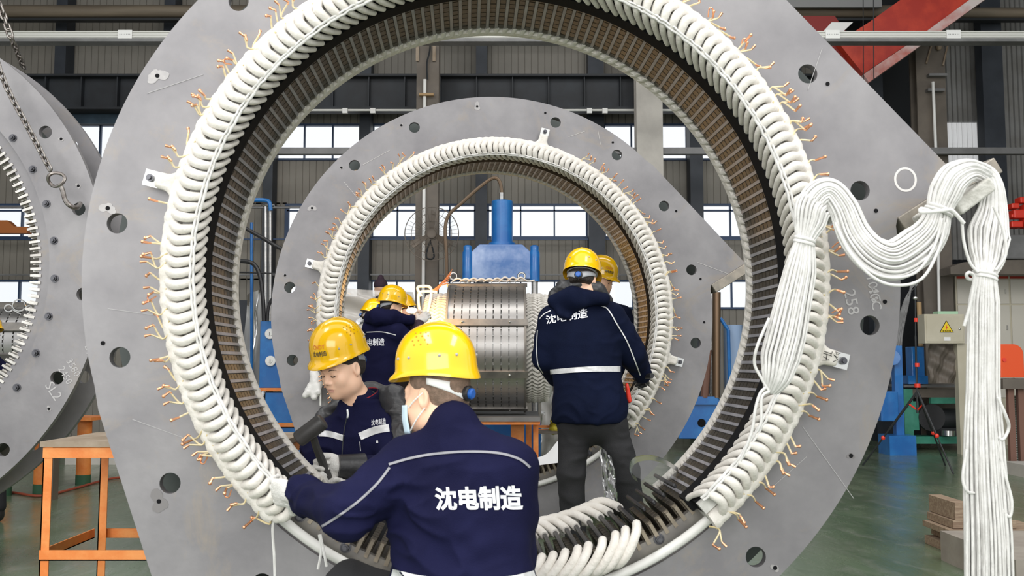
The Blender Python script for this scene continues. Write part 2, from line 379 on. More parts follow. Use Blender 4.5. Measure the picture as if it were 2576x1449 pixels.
# horizontal services
def hbar(name, p0, p1, px0, px1, Y, d, m, label, cat, rnd=False):
    z1, z0 = zat(p0, Y), zat(p1, Y); X0, X1 = xat(px0, Y), xat(px1, Y); mb = MB()
    if rnd: mb.rod((X0, Y, (z0+z1)/2), (X1, Y, (z0+z1)/2), (z1-z0)/2, 14)
    else: mb.b2((X0, Y-d/2, z0), (X1, Y+d/2, z1))
    return mb.build(name, m, label=label, cat=cat)
hbar('steel_pipe', 14, 44, -600, 2321, 13.2, 0, M['olive'], 'thick olive brown pipe running level along the top of the hall', 'pipe', True)
hbar('steel_pipe', 20, 46, 2397, 3000, 13.2, 0, M['olive'], 'thick olive brown pipe at top right, right of the brown column', 'pipe', True)
hbar('support_rail', 47.5, 54, -600, 3000, 13.2, .1, M['dark'], 'thin dark rail directly under the thick olive pipe', 'rail')
tr = empty('cable_tray', (xat(500, 11.2), 11.2, zat(87, 11.2)), 'pale ribbed cable tray running level across the top of the hall', 'cable tray')
Yt = 11.2; z1, z0 = zat(78, Yt), zat(97, Yt)
mb = MB(); mb.b2((-9, Yt, z0), (9, Yt+.12, z1))
for q in (.1, .45, .8): mb.b2((-9, Yt-.012, z0+(z1-z0)*q), (9, Yt, z0+(z1-z0)*(q+.14)))
mb.build('channel', M['tray'], tr, smooth=0)
mb = MB(); mb.b2((-9, Yt-.02, z0-.04), (9, Yt+.14, z0-.002)); mb.build('hanger_rail', M['gbeam'], tr, smooth=0)
for px in (296, 2110, 2420):
    mb = MB(); mb.box((xat(px, Yt), Yt-.018, (z0+z1)/2), (.17, .012, z1-z0+.01)); pl = mb.build('joint_plate', M['white'], tr, smooth=0)
    mb = MB()
    for k in range(7): mb.rod((xat(px, Yt)-.06+.02*k, Yt-.026, z0+.045), (xat(px, Yt)-.06+.02*k, Yt-.018, z0+.045), .004, 6)
    mb.build('screw', M['dark'], pl, loc=(0, 0, 0))
hbar('grey_channel', 373, 389, 560, 3000, 12.7, .1, M['gbeam'], 'grey steel channel running level across the upper windows', 'beam')
hbar('thin_conduit', 519, 525, -600, 760, 12.9, .03, M['gbeam'], 'thin grey conduit crossing in front of the middle windows on the left', 'pipe', True)
hbar('skirting_rail', 600, 604, -600, 1985, 13.8, .05, M['frameb'], 'thin dark rail under the middle row of windows', 'rail')
hbar('skirting_rail', 689, 693, -600, 1985, 13.8, .04, M['gbeam'], 'thin grey rail just above the lowest row of windows', 'rail')
# columns standing in front of the wall
def column(px0, px1, Y, m, label, toppy=None, parts=()):
    x0, x1 = xat(px0, Y), xat(px1, Y); zt = 8.3 if toppy is None else zat(toppy, Y)
    c = empty('steel_column', ((x0+x1)/2, Y, 0), label, 'column')
    w = x1-x0; mb = MB(); mb.b2((x0, Y-.01, 0), (x1, Y+.015, zt)); mb.b2((x0, Y+.2, 0), (x1, Y+.225, zt)); mb.b2(((x0+x1)/2-.01, Y, 0), ((x0+x1)/2+.01, Y+.21, zt))
    mb.build('shaft', m, c, smooth=0); mb = MB(); mb.b2((x0-.01, Y-.08, 0), (x1+.01, Y+.26, .03)); mb.build('base_plate', m, c, smooth=0)
    return c
c = column(1044, 1101, 12.2, M['brownc'], 'brown steel column behind the blue press, with a fan mounted on it')
mb = MB(); X = xat(1065, 12.15); mb.rod((X, 12.15, .8), (X, 12.15, zat(200, 12.15)), .022, 8); mb.build('white_conduit', M['white'], c)
mb = MB(); mb.box((xat(1069, 12.1), 12.12, zat(237, 12.1)), (.19, .05, .03)); mb.build('wooden_bracket', mat('pale_wood', (.42, .28, .14), .7), c)
mb = MB(); mb.tube(cat_rom([P(1075, 200, 12.15), P(1074, 160, 12.12), P(1082, 120, 12.12), P(1078, 60, 12.12)]), .012, 6); mb.build('cable', M['dark'], c)
for px in (1050, 1092):
    mb = MB(); mb.box(P(px, 135, 12.17), (.04, .02, .2)); mb.build('strap', M['orange_top'], c)
c = column(2322, 2396, 12.85, M['brownc'], 'brown steel column at right with a white conduit and brackets')
mb = MB(); mb.tube([P(2347, 206, 12.75), P(2354, 375, 12.75), P(2360, 620, 12.75), P(2363, 800, 12.75)], .02, 8); mb.build('white_conduit', M['white'], c)
for px, py, w in ((2357, 190, .22), (2352, 228, .2)):
    mb = MB(); mb.box(P(px, py, 12.8), (w*1.15, .1, .035)); mb.build('bracket', M['gbeam'], c)
for a, b_ in (((2345, 108), (2330, 160)), ((2385, 108), (2372, 165))):
    mb = MB(); mb.rod(P(*a, 12.82), P(*b_, 12.82), .013, 6); mb.build('brace', M['orange_top'], c)
mb = MB(); mb.ell(P(2362, 118, 12.8), (.04, .04, .05), 10); mb.build('lamp_socket', M['orange_top'], c)
c = column(1605, 1672, 12.6, M['concrete'], 'pale concrete-coloured column right of centre behind the second stator ring')
# red inclined crane girder, upper right
def pxprism(pts, Y, d):
    q = [P(a, b, Y) for a, b in pts]; mb = MB(); mb.prism([(v.x, v.z) for v in q], d, Matrix.Translation((0, Y+d, 0)) @ Matrix.Rotation(PI/2, 4, 'X')); return mb
YK = 12.0
kg = empty('crane_girder', P(2186, 200, YK), 'red inclined crane girder at upper right with a pale, lit-looking lower flange', 'crane girder')
pxprism([(2172, 186), (2108, 106), (2186, 56), (2270, -4), (2300, -40), (2560, -40), (2440, 4), (2300, 100)], YK+.1, .12).build('web', M['redp'], kg, smooth=0)
pxprism([(2172, 187), (2186, 207), (2300, 126), (2560, -60), (2520, -60), (2300, 101)], YK, .4).build('bottom_flange', mat('lit_pink_flange', (.50, .13, .10), .35, .1, (.66, .58, .56), 1.2, lo=.42, hi=.6), kg, smooth=0)  # whitish pink colour stands for light falling on the red flange
kg = empty('crane_girder', P(2100, 110, YK+.4), 'shorter dark red girder with a white stripe, beside the ring corner', 'crane girder')
pxprism([(2020, 40), (2100, 40), (2150, 110), (2172, 186), (2060, 130)], YK+.22, .1).build('web', mat('dark_red_paint', (.22, .012, .008), .5), kg, smooth=0)
pxprism([(2068, 82), (2118, 82), (2146, 56), (2092, 56)], YK+.17, .05).build('white_stripe', M['white'], kg, smooth=0)
mb = MB(); mb.b2((xat(1985, 12.9), 12.9, zat(18, 12.9)), (xat(2240, 12.9), 12.95, zat(-60, 12.9))); mb.build('sign_board', mat('sign_grey', (.28, .28, .28), .6), label='grey board with dark lettering at the top right edge of the picture', cat='sign')
for px in (2170, 2196):
    mb = MB(); mb.rod(P(px, -380, 11.9), P(px+2, 200, 11.9), .006, 6); mb.build('hanging_rope', M['dark'], label='thin dark rope hanging in front of the red crane girder, %s one' % ('left' if px == 2170 else 'right'), cat='rope')

# ================================================================== stators
RC = 1.4
def rot2(p, a): return (p[0]*math.cos(a)-p[1]*math.sin(a), p[0]*math.sin(a)+p[1]*math.cos(a))
D2 = math.radians
def pol(r, a): return (r*math.cos(D2(a)), r*math.sin(D2(a)))
PHI = -58.5
def outline(feet=True, inner=None):
    pts = []
    if feet:
        mir = lambda a: 2*PHI-a
        pts += [pol(1.66, 11.8)]+[pol(1.41, 43.7)]
        a = 46
        while a < 360+mir(46): pts.append(pol(1.4, a)); a += 2
        pts += [pol(1.41, mir(43.7)), pol(1.66, mir(11.8)), (pol(1.412, mir(8.1)))]
        a = mir(8.1)+2
        while a < 7: pts.append(pol(1.4, a)); a += 2
        pts += [pol(1.412, 8.1)]
    else: pts = circle(0, 0, 1.4, 150)
    return pts
HOLES = [13, 33, 53, 73, 114, 134, 173, 193, 213, 233, 253, 273, 293, 312, 352]
def ring_plate(name, root, y, th, rin, feet, holes, m, hr=.0345):
    sp = [outline(feet), circle(0, 0, rin, 180)]+[circle(*pol(1.299, a), hr, 28) for a in holes]
    vs, fs = curve2d(sp, th); mb = MB(); mb.add([(v.x, y+th/2-v.z, v.y) for v in vs], fs)
    return mb.build(name, m, root, loc=(0, 0, RC), smooth=30)
def annulus(mb, r0, r1, y0, y1, a0=0, a1=360, n=180):
    cl = abs(a1-a0-360) < 1e-6; k = int(n*(a1-a0)/360); vs = []
    for i in range(k if cl else k+1):
        a = D2(a0+(a1-a0)*i/k); c, s = math.cos(a), math.sin(a)
        vs += [(r0*c, y0, r0*s), (r1*c, y0, r1*s), (r1*c, y1, r1*s), (r0*c, y1, r0*s)]
    fs = []; N = len(vs)//4
    for i in range(k):
        j = (i+1) % N
        for q in range(4): fs.append((4*i+q, 4*i+(q+1) % 4, 4*j+(q+1) % 4, 4*j+q))
    if not cl: fs += [(0, 1, 2, 3), (4*N-4, 4*N-1, 4*N-2, 4*N-3)]
    mb.add(vs, fs)
NS = 180; PITCH = 360/NS
def radial_box(mb, a, r0, r1, w, y0, y1, w2=None):
    c, s = math.cos(D2(a)), math.sin(D2(a)); w2 = w if w2 is None else w2; vs = []
    for y in (y0, y1):
        for r, ww in ((r0, w), (r1, w2)):
            for t in (-ww/2, ww/2): vs.append((r*c-t*s, y, r*s+t*c))
    mb.add(vs, [(0, 1, 3, 2), (4, 6, 7, 5), (0, 4, 5, 1), (2, 3, 7, 6), (0, 2, 6, 4), (1, 5, 7, 3)])
def torus_pts(r, y, a0, a1, n, jit=0, f=None):
    out = []
    for i in range(n+1):
        a = D2(a0+(a1-a0)*i/n); rr = r + (f(i) if f else 0)+random.uniform(-jit, jit)
        out.append((rr*math.cos(a), y+random.uniform(-jit, jit), rr*math.sin(a)))
    return out
def coil_mesh(seed):
    rnd = random.Random(seed); j = lambda s: rnd.uniform(-s, s)
    ctrl = [(1.012, -.002, .06), (1.006, -.003, .02), (.998, -.003, -.008), (.992, .003, -.030), (.990, .018, -.062), (.989, .034, -.100), (.996, .046, -.130), (1.018, .056, -.145+j(.003)),
            (1.045, .060+j(.003), -.142+j(.004)), (1.066, .055+j(.003), -.124), (1.082, .044, -.098), (1.092, .030, -.070)]
    pts = cat_rom([(r, y, t) for r, t, y in ctrl], 3)
    rad = np.interp(np.linspace(0, 1, len(pts)), [0, .15, .35, .5, .7, .9, 1], [.0088, .0092, .0100, .0118, .0165, .0165, .013])
    mb = MB(); mb.tube(pts, list(rad), 9); mb.k = 1
    radial_box(mb, 0, .990, 1.045, .0345, -.002, .071, .036)
    return mb.mesh('coil', [M['tape'], M['black']], 60)
COILS = [coil_mesh(i) for i in range(5)]
def lead_mesh(seed):
    rnd = random.Random(seed); j = lambda s: rnd.uniform(-s, s)
    a = Vector((1.085, -.115, 0)); b = Vector((1.115+j(.01), -.10, .01+j(.015))); c = Vector((1.138+j(.012), -.10+j(.03), j(.03))); d = c+Vector((.016+j(.012), -.01+j(.02), j(.015)))
    mb = MB(); mb.tube(cat_rom([a, b, c], 4), .0032, 6); mb2 = MB(); mb2.tube([c-(c-b)*.15, c, d], [.0033, .0038, .0045], 6)
    mb2.ell(d, (.0062, .0062, .0062), 8)
    if seed == 3: mb2.tube(cat_rom([c, d+Vector((.004, 0, .008)), d+Vector((-.004, -.004, .018)), c+Vector((-.01, -.004, .014))], 3), .0025, 6)
    if seed % 3 == 0:
        mb.tube([b, b+Vector((.03, -.01, -.02))], .003, 6); mb2.tube([b+Vector((.03, -.01, -.02)), b+Vector((.05, -.015, -.018))], [.003, .0048], 6)
    return mb.mesh('wire_lead', M['sleeve'], 60), mb2.mesh('copper_tip', M['copper'], 60)
LEADS = [lead_mesh(i) for i in range(9)]
def wedge_mesh():
    mb = MB(); radial_box(mb, 0, .9965, 1.004, .0112, .068, .418, .0115); return mb.mesh('slot_wedge', M['wedge'], 0)
WEDGE = wedge_mesh()
def merged(me_list, angs, name, mats, root, stuff=True):
    mb = MB()
    for me, a in zip(me_list, angs):
        R = rotY(D2(a)); mb.add([R @ v.co for v in me.vertices], [tuple(p.vertices) for p in me.polygons]); mb.m[-len(me.polygons):] = [p.material_index for p in me.polygons]
    o = mb.build(name, mats, root, loc=(0, 0, RC), smooth=60, recalc=False)
    if stuff: o['kind'] = 'stuff'
    return o
def core_parts(root, toothm, barrel=M['barrel'], bright=False):
    mb = MB(); y = .07; k = 0; ph = .043
    while y < .40:
        y1 = min(y+ph-.007, .405)
        for i in range(NS): radial_box(mb, (i+.5)*PITCH, 1.0, 1.07, .0205, y, y1, .0225)
        y += ph
    annulus(mb, 1.068, 1.18, .07, .405)
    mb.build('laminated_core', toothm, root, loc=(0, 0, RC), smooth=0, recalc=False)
    mb = MB(); annulus(mb, 1.045, 1.125, .035, .068); mb.build('clamp_ring', M['clamp'] if not bright else M['plate'], root, loc=(0, 0, RC), smooth=30)
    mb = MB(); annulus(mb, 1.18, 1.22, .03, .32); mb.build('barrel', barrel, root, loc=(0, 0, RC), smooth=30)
    mb = MB()
    for i in range(NS): radial_box(mb, (i+.5)*PITCH, 1.003, 1.06, .012, .03, .069, .014)
    mb.build('tooth_support', M['tooth'] if bright else M['toothb'], root, loc=(0, 0, RC), smooth=0, recalc=False)
def bolt(root, r, a, y, s=1.0, name='bolt', z0=RC):
    x, z = pol(r, a); mb = MB(); R = Matrix.Translation((x, y, z)) @ Matrix.Rotation(PI/2, 4, 'X')
    mb.lathe([(0, 0), (.021*s, 0), (.021*s, .004*s), (.016*s, .004*s)], 16, R); hexa = [pol(.014*s, 60*k) for k in range(6)]
    mb.prism(hexa, .016*s, R); mb.lathe([(.008*s, .016*s), (.008*s, .028*s), (0, .028*s)], 10, R)
    return mb.build(name, M['bolt'], root, loc=(0, 0, z0), smooth=30)
def blotch(seed, r):
    rnd = random.Random(seed); n = 36; rr = [r*(.55+.20*math.sin(2*2*PI*i/n+seed)+.13*math.sin(3*2*PI*i/n+2*seed)+rnd.uniform(0, .10)) for i in range(n)]
    return [(rr[i]*math.cos(2*PI*i/n), rr[i]*math.sin(2*PI*i/n)) for i in range(n)]
def decal(name, poly, x, z, m, root, y=-.0008, th=.0012, ang=0):
    mb = MB(); R = Matrix.Translation((x, y, z)) @ Matrix.Rotation(PI/2, 4, 'X') @ Matrix.Rotation(ang, 4, 'Z')
    mb.prism(poly, th, R); return mb.build(name, m, root, loc=(0, 0, RC), smooth=0)
def chalk_text(root, txt, x, z, size, ang, y=-.0005, m=None):
    vs, fs = text_geo(txt, size, -.006*size*0, .0, 2); R = Matrix.Translation((x, y-.0008, z)) @ Matrix.Rotation(PI/2, 4, 'X') @ Matrix.Rotation(D2(ang), 4, 'Z')
    mb = MB(); mb.add([R @ v for v in vs], fs); return mb.build('chalk_number', m or M['chalk'], root, loc=(0, 0, RC), smooth=0)
def small_hole(root, r, a, seed, bare=.028, m=None):
    x, z = pol(r, a)
    if bare: decal('ground_spot', blotch(seed, bare), x, z, m or M['bare'], root, y=-.0003)
    decal('threaded_hole', circle(0, 0, .0075, 12), x, z, M['black'], root, y=-.0012)
def wound_stator(name, loc, rz, label, g0=-50, g1=-133, leads=64, seed=1, lugs=(165.4, 75.4, -14.6), group=None):
    """g0..g1 (going clockwise) is the stretch without coils"""
    rnd = random.Random(seed); root = empty(name, loc, label, 'stator', group, rz)
    ring_plate('front_flange', root, 0, .035, 1.122, True, HOLES, M['plate'])
    ring_plate('rear_flange', root, .30, .035, 1.16, True, HOLES, M['barrel'])  # dark colour puts shade into the gap seen through the flange holes
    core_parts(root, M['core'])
    # pad under the feet
    for s in (0, 1):
        a = D2(31.5 if s == 0 else 2*PHI-31.5); p = Vector((*pol(1.412, 8.1 if s == 0 else 2*PHI-8.1), 0)); d = Vector((math.cos(a), math.sin(a), 0)); nn = Vector((*pol(1, PHI), 0))
        mb = MB(); q = [p-d*.005, p+d*.41, p+d*.41+nn*.06, p-d*.005+nn*.06]
        mb.prism([(v.x, v.y) for v in q], .355, Matrix.Translation((0, .345, 0)) @ Matrix.Rotation(PI/2, 4, 'X'))
        mb.build('foot_pad', M['plate_edge'], root, loc=(0, 0, RC), bevel=.004)
    A0, A1 = g0, g1+360     # coils from A0 up to A1
    angs = [a*PITCH for a in range(int(A0/PITCH), int(A1/PITCH)+1)]
    vis = sorted(angs, key=lambda a: abs(((a-90+180) % 360)-180) < 38 and 1 or 0)
    main, rest = vis[:100], vis[100:]
    for i, a in enumerate(main):
        o = link('coil', COILS[rnd.randrange(5)], root, (0, 0, RC)); o.rotation_euler = (0, -D2(a), 0)
    if rest: merged([COILS[rnd.randrange(5)] for _ in rest], rest, 'coil_row', [M['tape'], M['black']], root)
    wm, wr = vis[:100], vis[100:]
    for a in wm:
        o = link('slot_wedge', WEDGE, root, (0, 0, RC)); o.rotation_euler = (0, -D2(a), 0)
    if wr: merged([WEDGE]*len(wr), wr, 'slot_wedge_row', M['wedge'], root)
    # lacing, outer binding, support ring
    n = int((A1-A0)*1.0)
    mb = MB(); mb.tube(torus_pts(.992, -.142, A0+1, A1+2, n, .0022), .0052, 6)
    mb.tube(torus_pts(1.000, -.147, A0+1, A1+2, n, .0022), .0042, 6)
    mb.build('lacing_cord', M['cord'], root, loc=(0, 0, RC), smooth=60)
    mb = MB(); mb.tube(torus_pts(1.084, -.083, A0, A1+1, n*2, 0, lambda i: .0012*math.sin(i*1.7)), [.034+.0012*math.sin(i*1.3)+.001*math.sin(i*.7) for i in range(2*n+1)], 10)
    mb.build('outer_binding', M['tape'], root, loc=(0, 0, RC), smooth=60)
    mb = MB()
    for a in angs:   # backing behind the coils
        pass
    annulus(mb, 1.010, 1.05, -.108, -.075, A0, A1+1, 180); annulus(mb, 1.05, 1.085, -.085, .03, A0, A1+1, 180); mb.build('coil_backing', M['tape2'], root, loc=(0, 0, RC), smooth=60)
    mb = MB(); annulus(mb, 1.004, 1.06, -.075, .02, A0, A1+1, 180); mb.build('black_insulation', M['black'], root, loc=(0, 0, RC), smooth=60)
    mb = MB(); mb.tube([(1.092*math.cos(D2(a*2)), -.022, 1.092*math.sin(D2(a*2))) for a in range(180)], .0165, 10, closed=True)
    mb.build('support_ring', M['tube'], root, loc=(0, 0, RC), smooth=60)
    # rear winding heads
    mb = MB()
    for i in range(NS):
        a = i*PITCH
        if not (A0-3 < a < A1+3 or A0-3 < a-360 < A1+3): continue
        R = rotY(D2(a)); mb.tube([R @ Vector(q) for q in ((1.002, .40, -.004), (.998, .425, .0), (.998, .448, .012), (1.005, .468, .03), (1.03, .475, .045))], [.009, .012, .0125, .0125, .012], 6)
    annulus(mb, .990, 1.09, .425, .465, A0-2, A1+2, 180)
    mb.build('rear_winding', M['tape'], root, loc=(0, 0, RC), smooth=60, recalc=False)
    # copper leads
    cand = [a for a in angs if not (60 < a < 120)] or angs
    for i in range(leads):
        a = cand[int((i+.5)*len(cand)/leads)]+rnd.uniform(-1, 1)
        if any(abs(a-l) < 3 for l in lugs): continue
        lm, tm = LEADS[rnd.randrange(9)]
        o = link('wire_lead', lm, root, (0, 0, RC)); o.rotation_euler = (0, -D2(a), 0)
        o2 = bpy.data.objects.new('copper_tip', tm); COL.objects.link(o2); o2.parent = o
    # wrapped support lugs with bolted steel tabs
    for a in lugs:
        R = Matrix.Translation((0, 0, RC)) @ rotY(D2(a))
        mb = MB(); T = Matrix.Translation((0, -.028, 0)) @ Matrix.Rotation(PI/2, 4, 'X')
        mb.prism([(1.075, -.075), (1.115, -.050), (1.14, -.028), (1.185, -.027), (1.185, .027), (1.14, .028), (1.115, .052), (1.075, .085)], .045, T)
        o = mb.build('wrapped_lug', M['tape'], root, loc=(0, 0, RC), bevel=.012, smooth=60); o.rotation_euler = (0, -D2(a), 0)
        mb = MB(); mb.box((1.196, -.044, 0), (.062, .012, .054)); t = mb.build('steel_tab', M['bright'], o, loc=(0, 0, 0), smooth=0)
        mb = MB(); mb.lathe([(0, 0), (.013, 0), (.013, .012), (.007, .012), (.007, .022), (0, .022)], 12, Matrix.Translation((1.205, -.05, 0)) @ Matrix.Rotation(PI/2, 4, 'X')); mb.build('nut', M['bolt'], o, loc=(0, 0, 0))
    # bolts and rubber slot liners in the open stretch
    for a in range(int(g1)+4, int(g0), 10): bolt(root, 1.060, a, .034, .9)
    return root
ST1 = Vector((-.0433, 3.2493, 0)); RZ1 = .0471
s1 = wound_stator('stator_ring', ST1, RZ1, 'large grey stator ring in front, its white coils framing the two nearest workers', seed=3, leads=96)
ST2 = Vector((-.0962, 6.031, 0)); RZ2 = .0987
s2 = wound_stator('stator_ring', ST2, RZ2, 'grey stator ring standing behind, seen whole through the front ring', g0=-40, g1=-150, seed=5, leads=90)
# marks on the front ring; hand-written marks on the lower right lug
for pts in (((0, 0), (6, -22), (12, 0)), ((2, -12), (22, -10)), ((22, 2), (20, -26)), ((28, 0), (26, -24), (34, -24)), ((4, -34), (14, -46), (26, -30), (20, -44)), ((28, -40), (36, -34), (34, -50), (30, -42))):
    q_ = [Vector((1.128+y_*-.0011, -.0755, -.018+x_*.0011)) for x_, y_ in pts]; R = rotY(D2(-14.6)); mb = MB(); mb.tube([R @ v_ for v_ in q_], .0011, 5); mb.build('pen_mark', M['black'], s1, loc=(0, 0, RC))
for r, a, b_, mm, sd in ((1.347, 150.3, .045, 'bare', 1), (1.338, 171.0, .035, 'bare', 2), (1.345, 190.5, 0, 'bare', 3), (1.36, 214.3, .05, 'stain', 4), (1.34, 30.1, 0, 'bare', 5), (1.338, 9.5, 0, 'bare', 6), (1.345, -4.2, 0, 'bare', 7), (1.36, -27.5, .018, 'stain', 8), (1.37, -47, .02, 'bare', 9)):
    small_hole(s1, r, a, sd, b_, M[mm])
for k, (px, py, sz, an) in enumerate(((2170, 755, .06, -80), (2228, 720, .05, -80), (2205, 580, .05, -75), (2232, 745, .05, -80))):
    q = P(px, py, 3.2)-Vector((ST1.x, 0, RC)); chalk_text(s1, ('258', '1015', '515', '40C')[k], q.x, q.z, sz, an)
q = P(2308, 438, 3.22)-Vector((ST1.x, 0, RC)); mb = MB(); mb.tube([(q.x+.037*math.cos(PI*k/16), -.0005, q.z+.040*math.sin(PI*k/16)) for k in range(32)], .0045, 6, closed=True, flat=.2); mb.build('chalk_circle', M['chalk2'], s1, loc=(0, 0, RC))
q = P(268, 395, 3.22)-Vector((ST1.x, 0, RC))
for r, a, b_, mm, sd in ((1.34, 95.5, .035, 'bare', 11), (1.345, 117, .014, 'bare', 12), (1.345, 137, .014, 'bare', 13), (1.335, 150.5, .035, 'bare', 14), (1.34, 170, .012, 'bare', 15), (1.34, 76.5, 0, 'bare', 16), (1.35, 56, .012, 'bare', 17), (1.35, 30, 0, 'bare', 18), (1.345, 10, 0, 'bare', 19), (1.345, -2, 0, 'bare', 20)):
    small_hole(s2, r, a, sd, b_, M[mm])
for a, r, ln, an in ((128, 1.25, .10, 30), (140, 1.2, .07, -50), (66, 1.28, .06, 20), (12, 1.45, .12, -20), (60, 1.33, .05, 100)):
    x, z = pol(r, a); decal('scratch', [(-ln, -.0012), (ln, -.0006), (ln, .001), (-ln, .0008)], x, z, M['chalk2'], s2, ang=D2(an))
for a, r, ln, an in ((205, 1.25, .09, -20), (187, 1.2, .12, -8), (33, 1.33, .08, 70), (-30, 1.3, .15, -55), (-35, 1.2, .09, 40), (150, 1.28, .1, 20)):
    x, z = pol(r, a); decal('scratch', [(-ln, -.001), (ln, -.0005), (ln, .001), (-ln, .0008)], x, z, M['chalk'], s1, ang=D2(an))
# open slots: loose half-laid coils and rubber strips at the bottom of the front ring
def half_coil(a, seed, rear=True):
    rnd = random.Random(seed); R = rotY(D2(a)); mb = MB()
    f = [(.968, -.01, 0), (.962, -.05, -.004), (.975, -.085, -.02), (1.005, -.10, -.06), (1.03, -.095, -.105), (1.035, -.07, -.14+rnd.uniform(-.01, .01)), (1.02, -.04, -.155)]
    mb.tube([R @ Vector(q) for q in cat_rom(f, 4)], .0155, 9)
    o = mb.build('half_laid_coil', M['tape'], s1, loc=(0, 0, RC), smooth=60)
    if rear:
        mb = MB(); f = [(.966, .34, 0), (.955, .39, -.01), (.93, .43, -.04), (.925, .45, -.085), (.95, .46, -.12), (.985, .45, -.14)]
        mb.tube([R @ Vector(q) for q in cat_rom(f, 4)], .0155, 9); mb.build('rear_loop', M['tape'], o, loc=(0, 0, 0), smooth=60)
    mb = MB(); radial_box(mb, 0, .957, .976, .016, -.012, .345); o2 = mb.build('rubber_strip', M['liner'], o, loc=(0, 0, 0), bevel=.005); o2.rotation_euler = (0, -D2(a), 0)
    return o
for k, a in enumerate((-61.5, -64, -66.2, -69, -72, -74.2, -76.8, -79.2, -81.5)): half_coil(a, k)
for k, a in enumerate((-50, -53, -55.5, -58)):
    mb = MB(); radial_box(mb, 0, .960, .976, .013, .10, .42); o2 = mb.build('rubber_strip', M['liner'], s1, loc=(0, 0, RC), bevel=.004); o2.rotation_euler = (0, -D2(a), D2(1))
# hanging tie cords below the last coils on the left
for k, (pts) in enumerate((((692, 1290), (686, 1330), (690, 1400), (692, 1470)), ((803, 1345), (808, 1385), (800, 1432)), ((806, 1345), (815, 1390), (822, 1425)))):
    mb = MB(); mb.tube(cat_rom([P(x, y, 3.12) for x, y in pts], 5), .0045, 6); mb.build('tie_cord', M['cord'], label=('white cord hanging from the last coil at lower left of the front ring', 'left strand of the short white tie on the support ring near the bottom', 'right strand of the short white tie on the support ring near the bottom')[k], cat='cord')

# --- left stator, hanging from a chain, without coils
ST3 = Vector((-3.5351, 4.9324, .1662)); RZ3 = .032
s3 = empty('stator_ring', ST3, 'grey stator ring without coils at left, lifted on a chain', 'stator', None, RZ3)
ring_plate('front_flange', s3, 0, .035, 1.115, False, [14.8-20*k for k in range(-2, 16)], M['plate'])
ring_plate('rear_flange', s3, .33, .035, 1.16, False, [14.8-20*k for k in range(-2, 16)], M['plate'])
core_parts(s3, M['tooth'], bright=True)
for k in range(-9, 8): bolt(s3, 1.1453, 38.2-10*k-80+80, 0, 1.0)
for r, a, b_, sd in ((1.35, 31.5, .018, 21), (1.33, 20, .02, 22), (1.345, -32, .02, 23), (1.345, -12, .006, 24)): small_hole(s3, r, a, sd, b_)
for k, (px, py, sz, an, tx) in enumerate(((118, 985, .07, -55, 'SL2'), (148, 945, .05, -60, '2450'), (168, 925, .05, -60, '3580'), (205, 880, .06, 20, '5'))):
    q = P(px, py, 4.9)-Vector((ST3.x, 0, ST3.z+RC)); chalk_text(s3, tx, q.x-.0, q.z, sz, an)
mb = MB(); mb.box((1.33, .1, -.24), (.055, .16, .085)); mb.build('spacer_block', M['wrap'], s3, loc=(0, 0, RC), bevel=.004)
# chain slings
def chain(name, pts, ll, label, wire=.0055, hook=None, root_loc=None):
    pts = cat_rom([Vector(p) for p in pts], 40); root = empty(name, pts[0], label, 'chain')
    # resample
    L_ = [0]
    for a, b in zip(pts, pts[1:]): L_.append(L_[-1]+(b-a).length)
    n = int(L_[-1]/ll); me = None
    def at(s):
        for i in range(len(L_)-1):
            if L_[i+1] >= s: return pts[i].lerp(pts[i+1], (s-L_[i])/(L_[i+1]-L_[i]+1e-9))
        return pts[-1]
    mb = MB(); ring = []
    hw = ll*.36; hl = ll*.66
    for k in range(20):
        a = 2*PI*k/20; x = math.cos(a)*hw; z = math.sin(a)*hw + (hl-hw)*(1 if math.sin(a) > 0 else -1); ring.append((x, 0, z))
    mb.tube(ring, wire, 7, closed=True); me = mb.mesh('chain_link', M['chain'], 60)
    for i in range(n):
        c = at((i+.5)*ll); d = (at(min((i+1)*ll, L_[-1]))-at(i*ll)).normalized(); q = d.to_track_quat('Z', 'Y')
        o = link('chain_link', me, root, c-root.location); o.rotation_mode = 'QUATERNION'; o.rotation_quaternion = q @ Matrix.Rotation(PI/2*(i % 2)+.5, 3, 'Z').to_quaternion()
    return root
Yc = 4.82
c1 = chain('lifting_chain', [P(-30, -60, Yc), P(5, 30, Yc), P(30, 100, Yc), P(64, 180, Yc+.25)], .036, 'steel lifting chain at upper left passing behind the hanging ring')
c2 = chain('lifting_chain', [P(-20, 120, Yc), P(15, 215, Yc), P(70, 320, Yc), P(115, 405, Yc), P(132, 436, Yc)], .036, 'steel lifting chain hooked into a hole of the hanging ring at left')
mb = MB(); c = P(142, 452, Yc); mb.tube([c+Vector((.042*math.cos(a), .01*math.sin(2*a), .035*math.sin(a))) for a in [2*PI*k/20 for k in range(20)]], .009, 8, closed=True); mb.build('master_ring', M['chain'], c2)
mb = MB(); mb.tube(cat_rom([P(150, 462, Yc), P(158, 480, Yc), P(165, 505, Yc-.01), P(180, 520, Yc), P(195, 522, Yc+.04), P(202, 512, Yc+.1)], 6), [.012]*31, 9); mb.build('hook', M['chain'], c2)
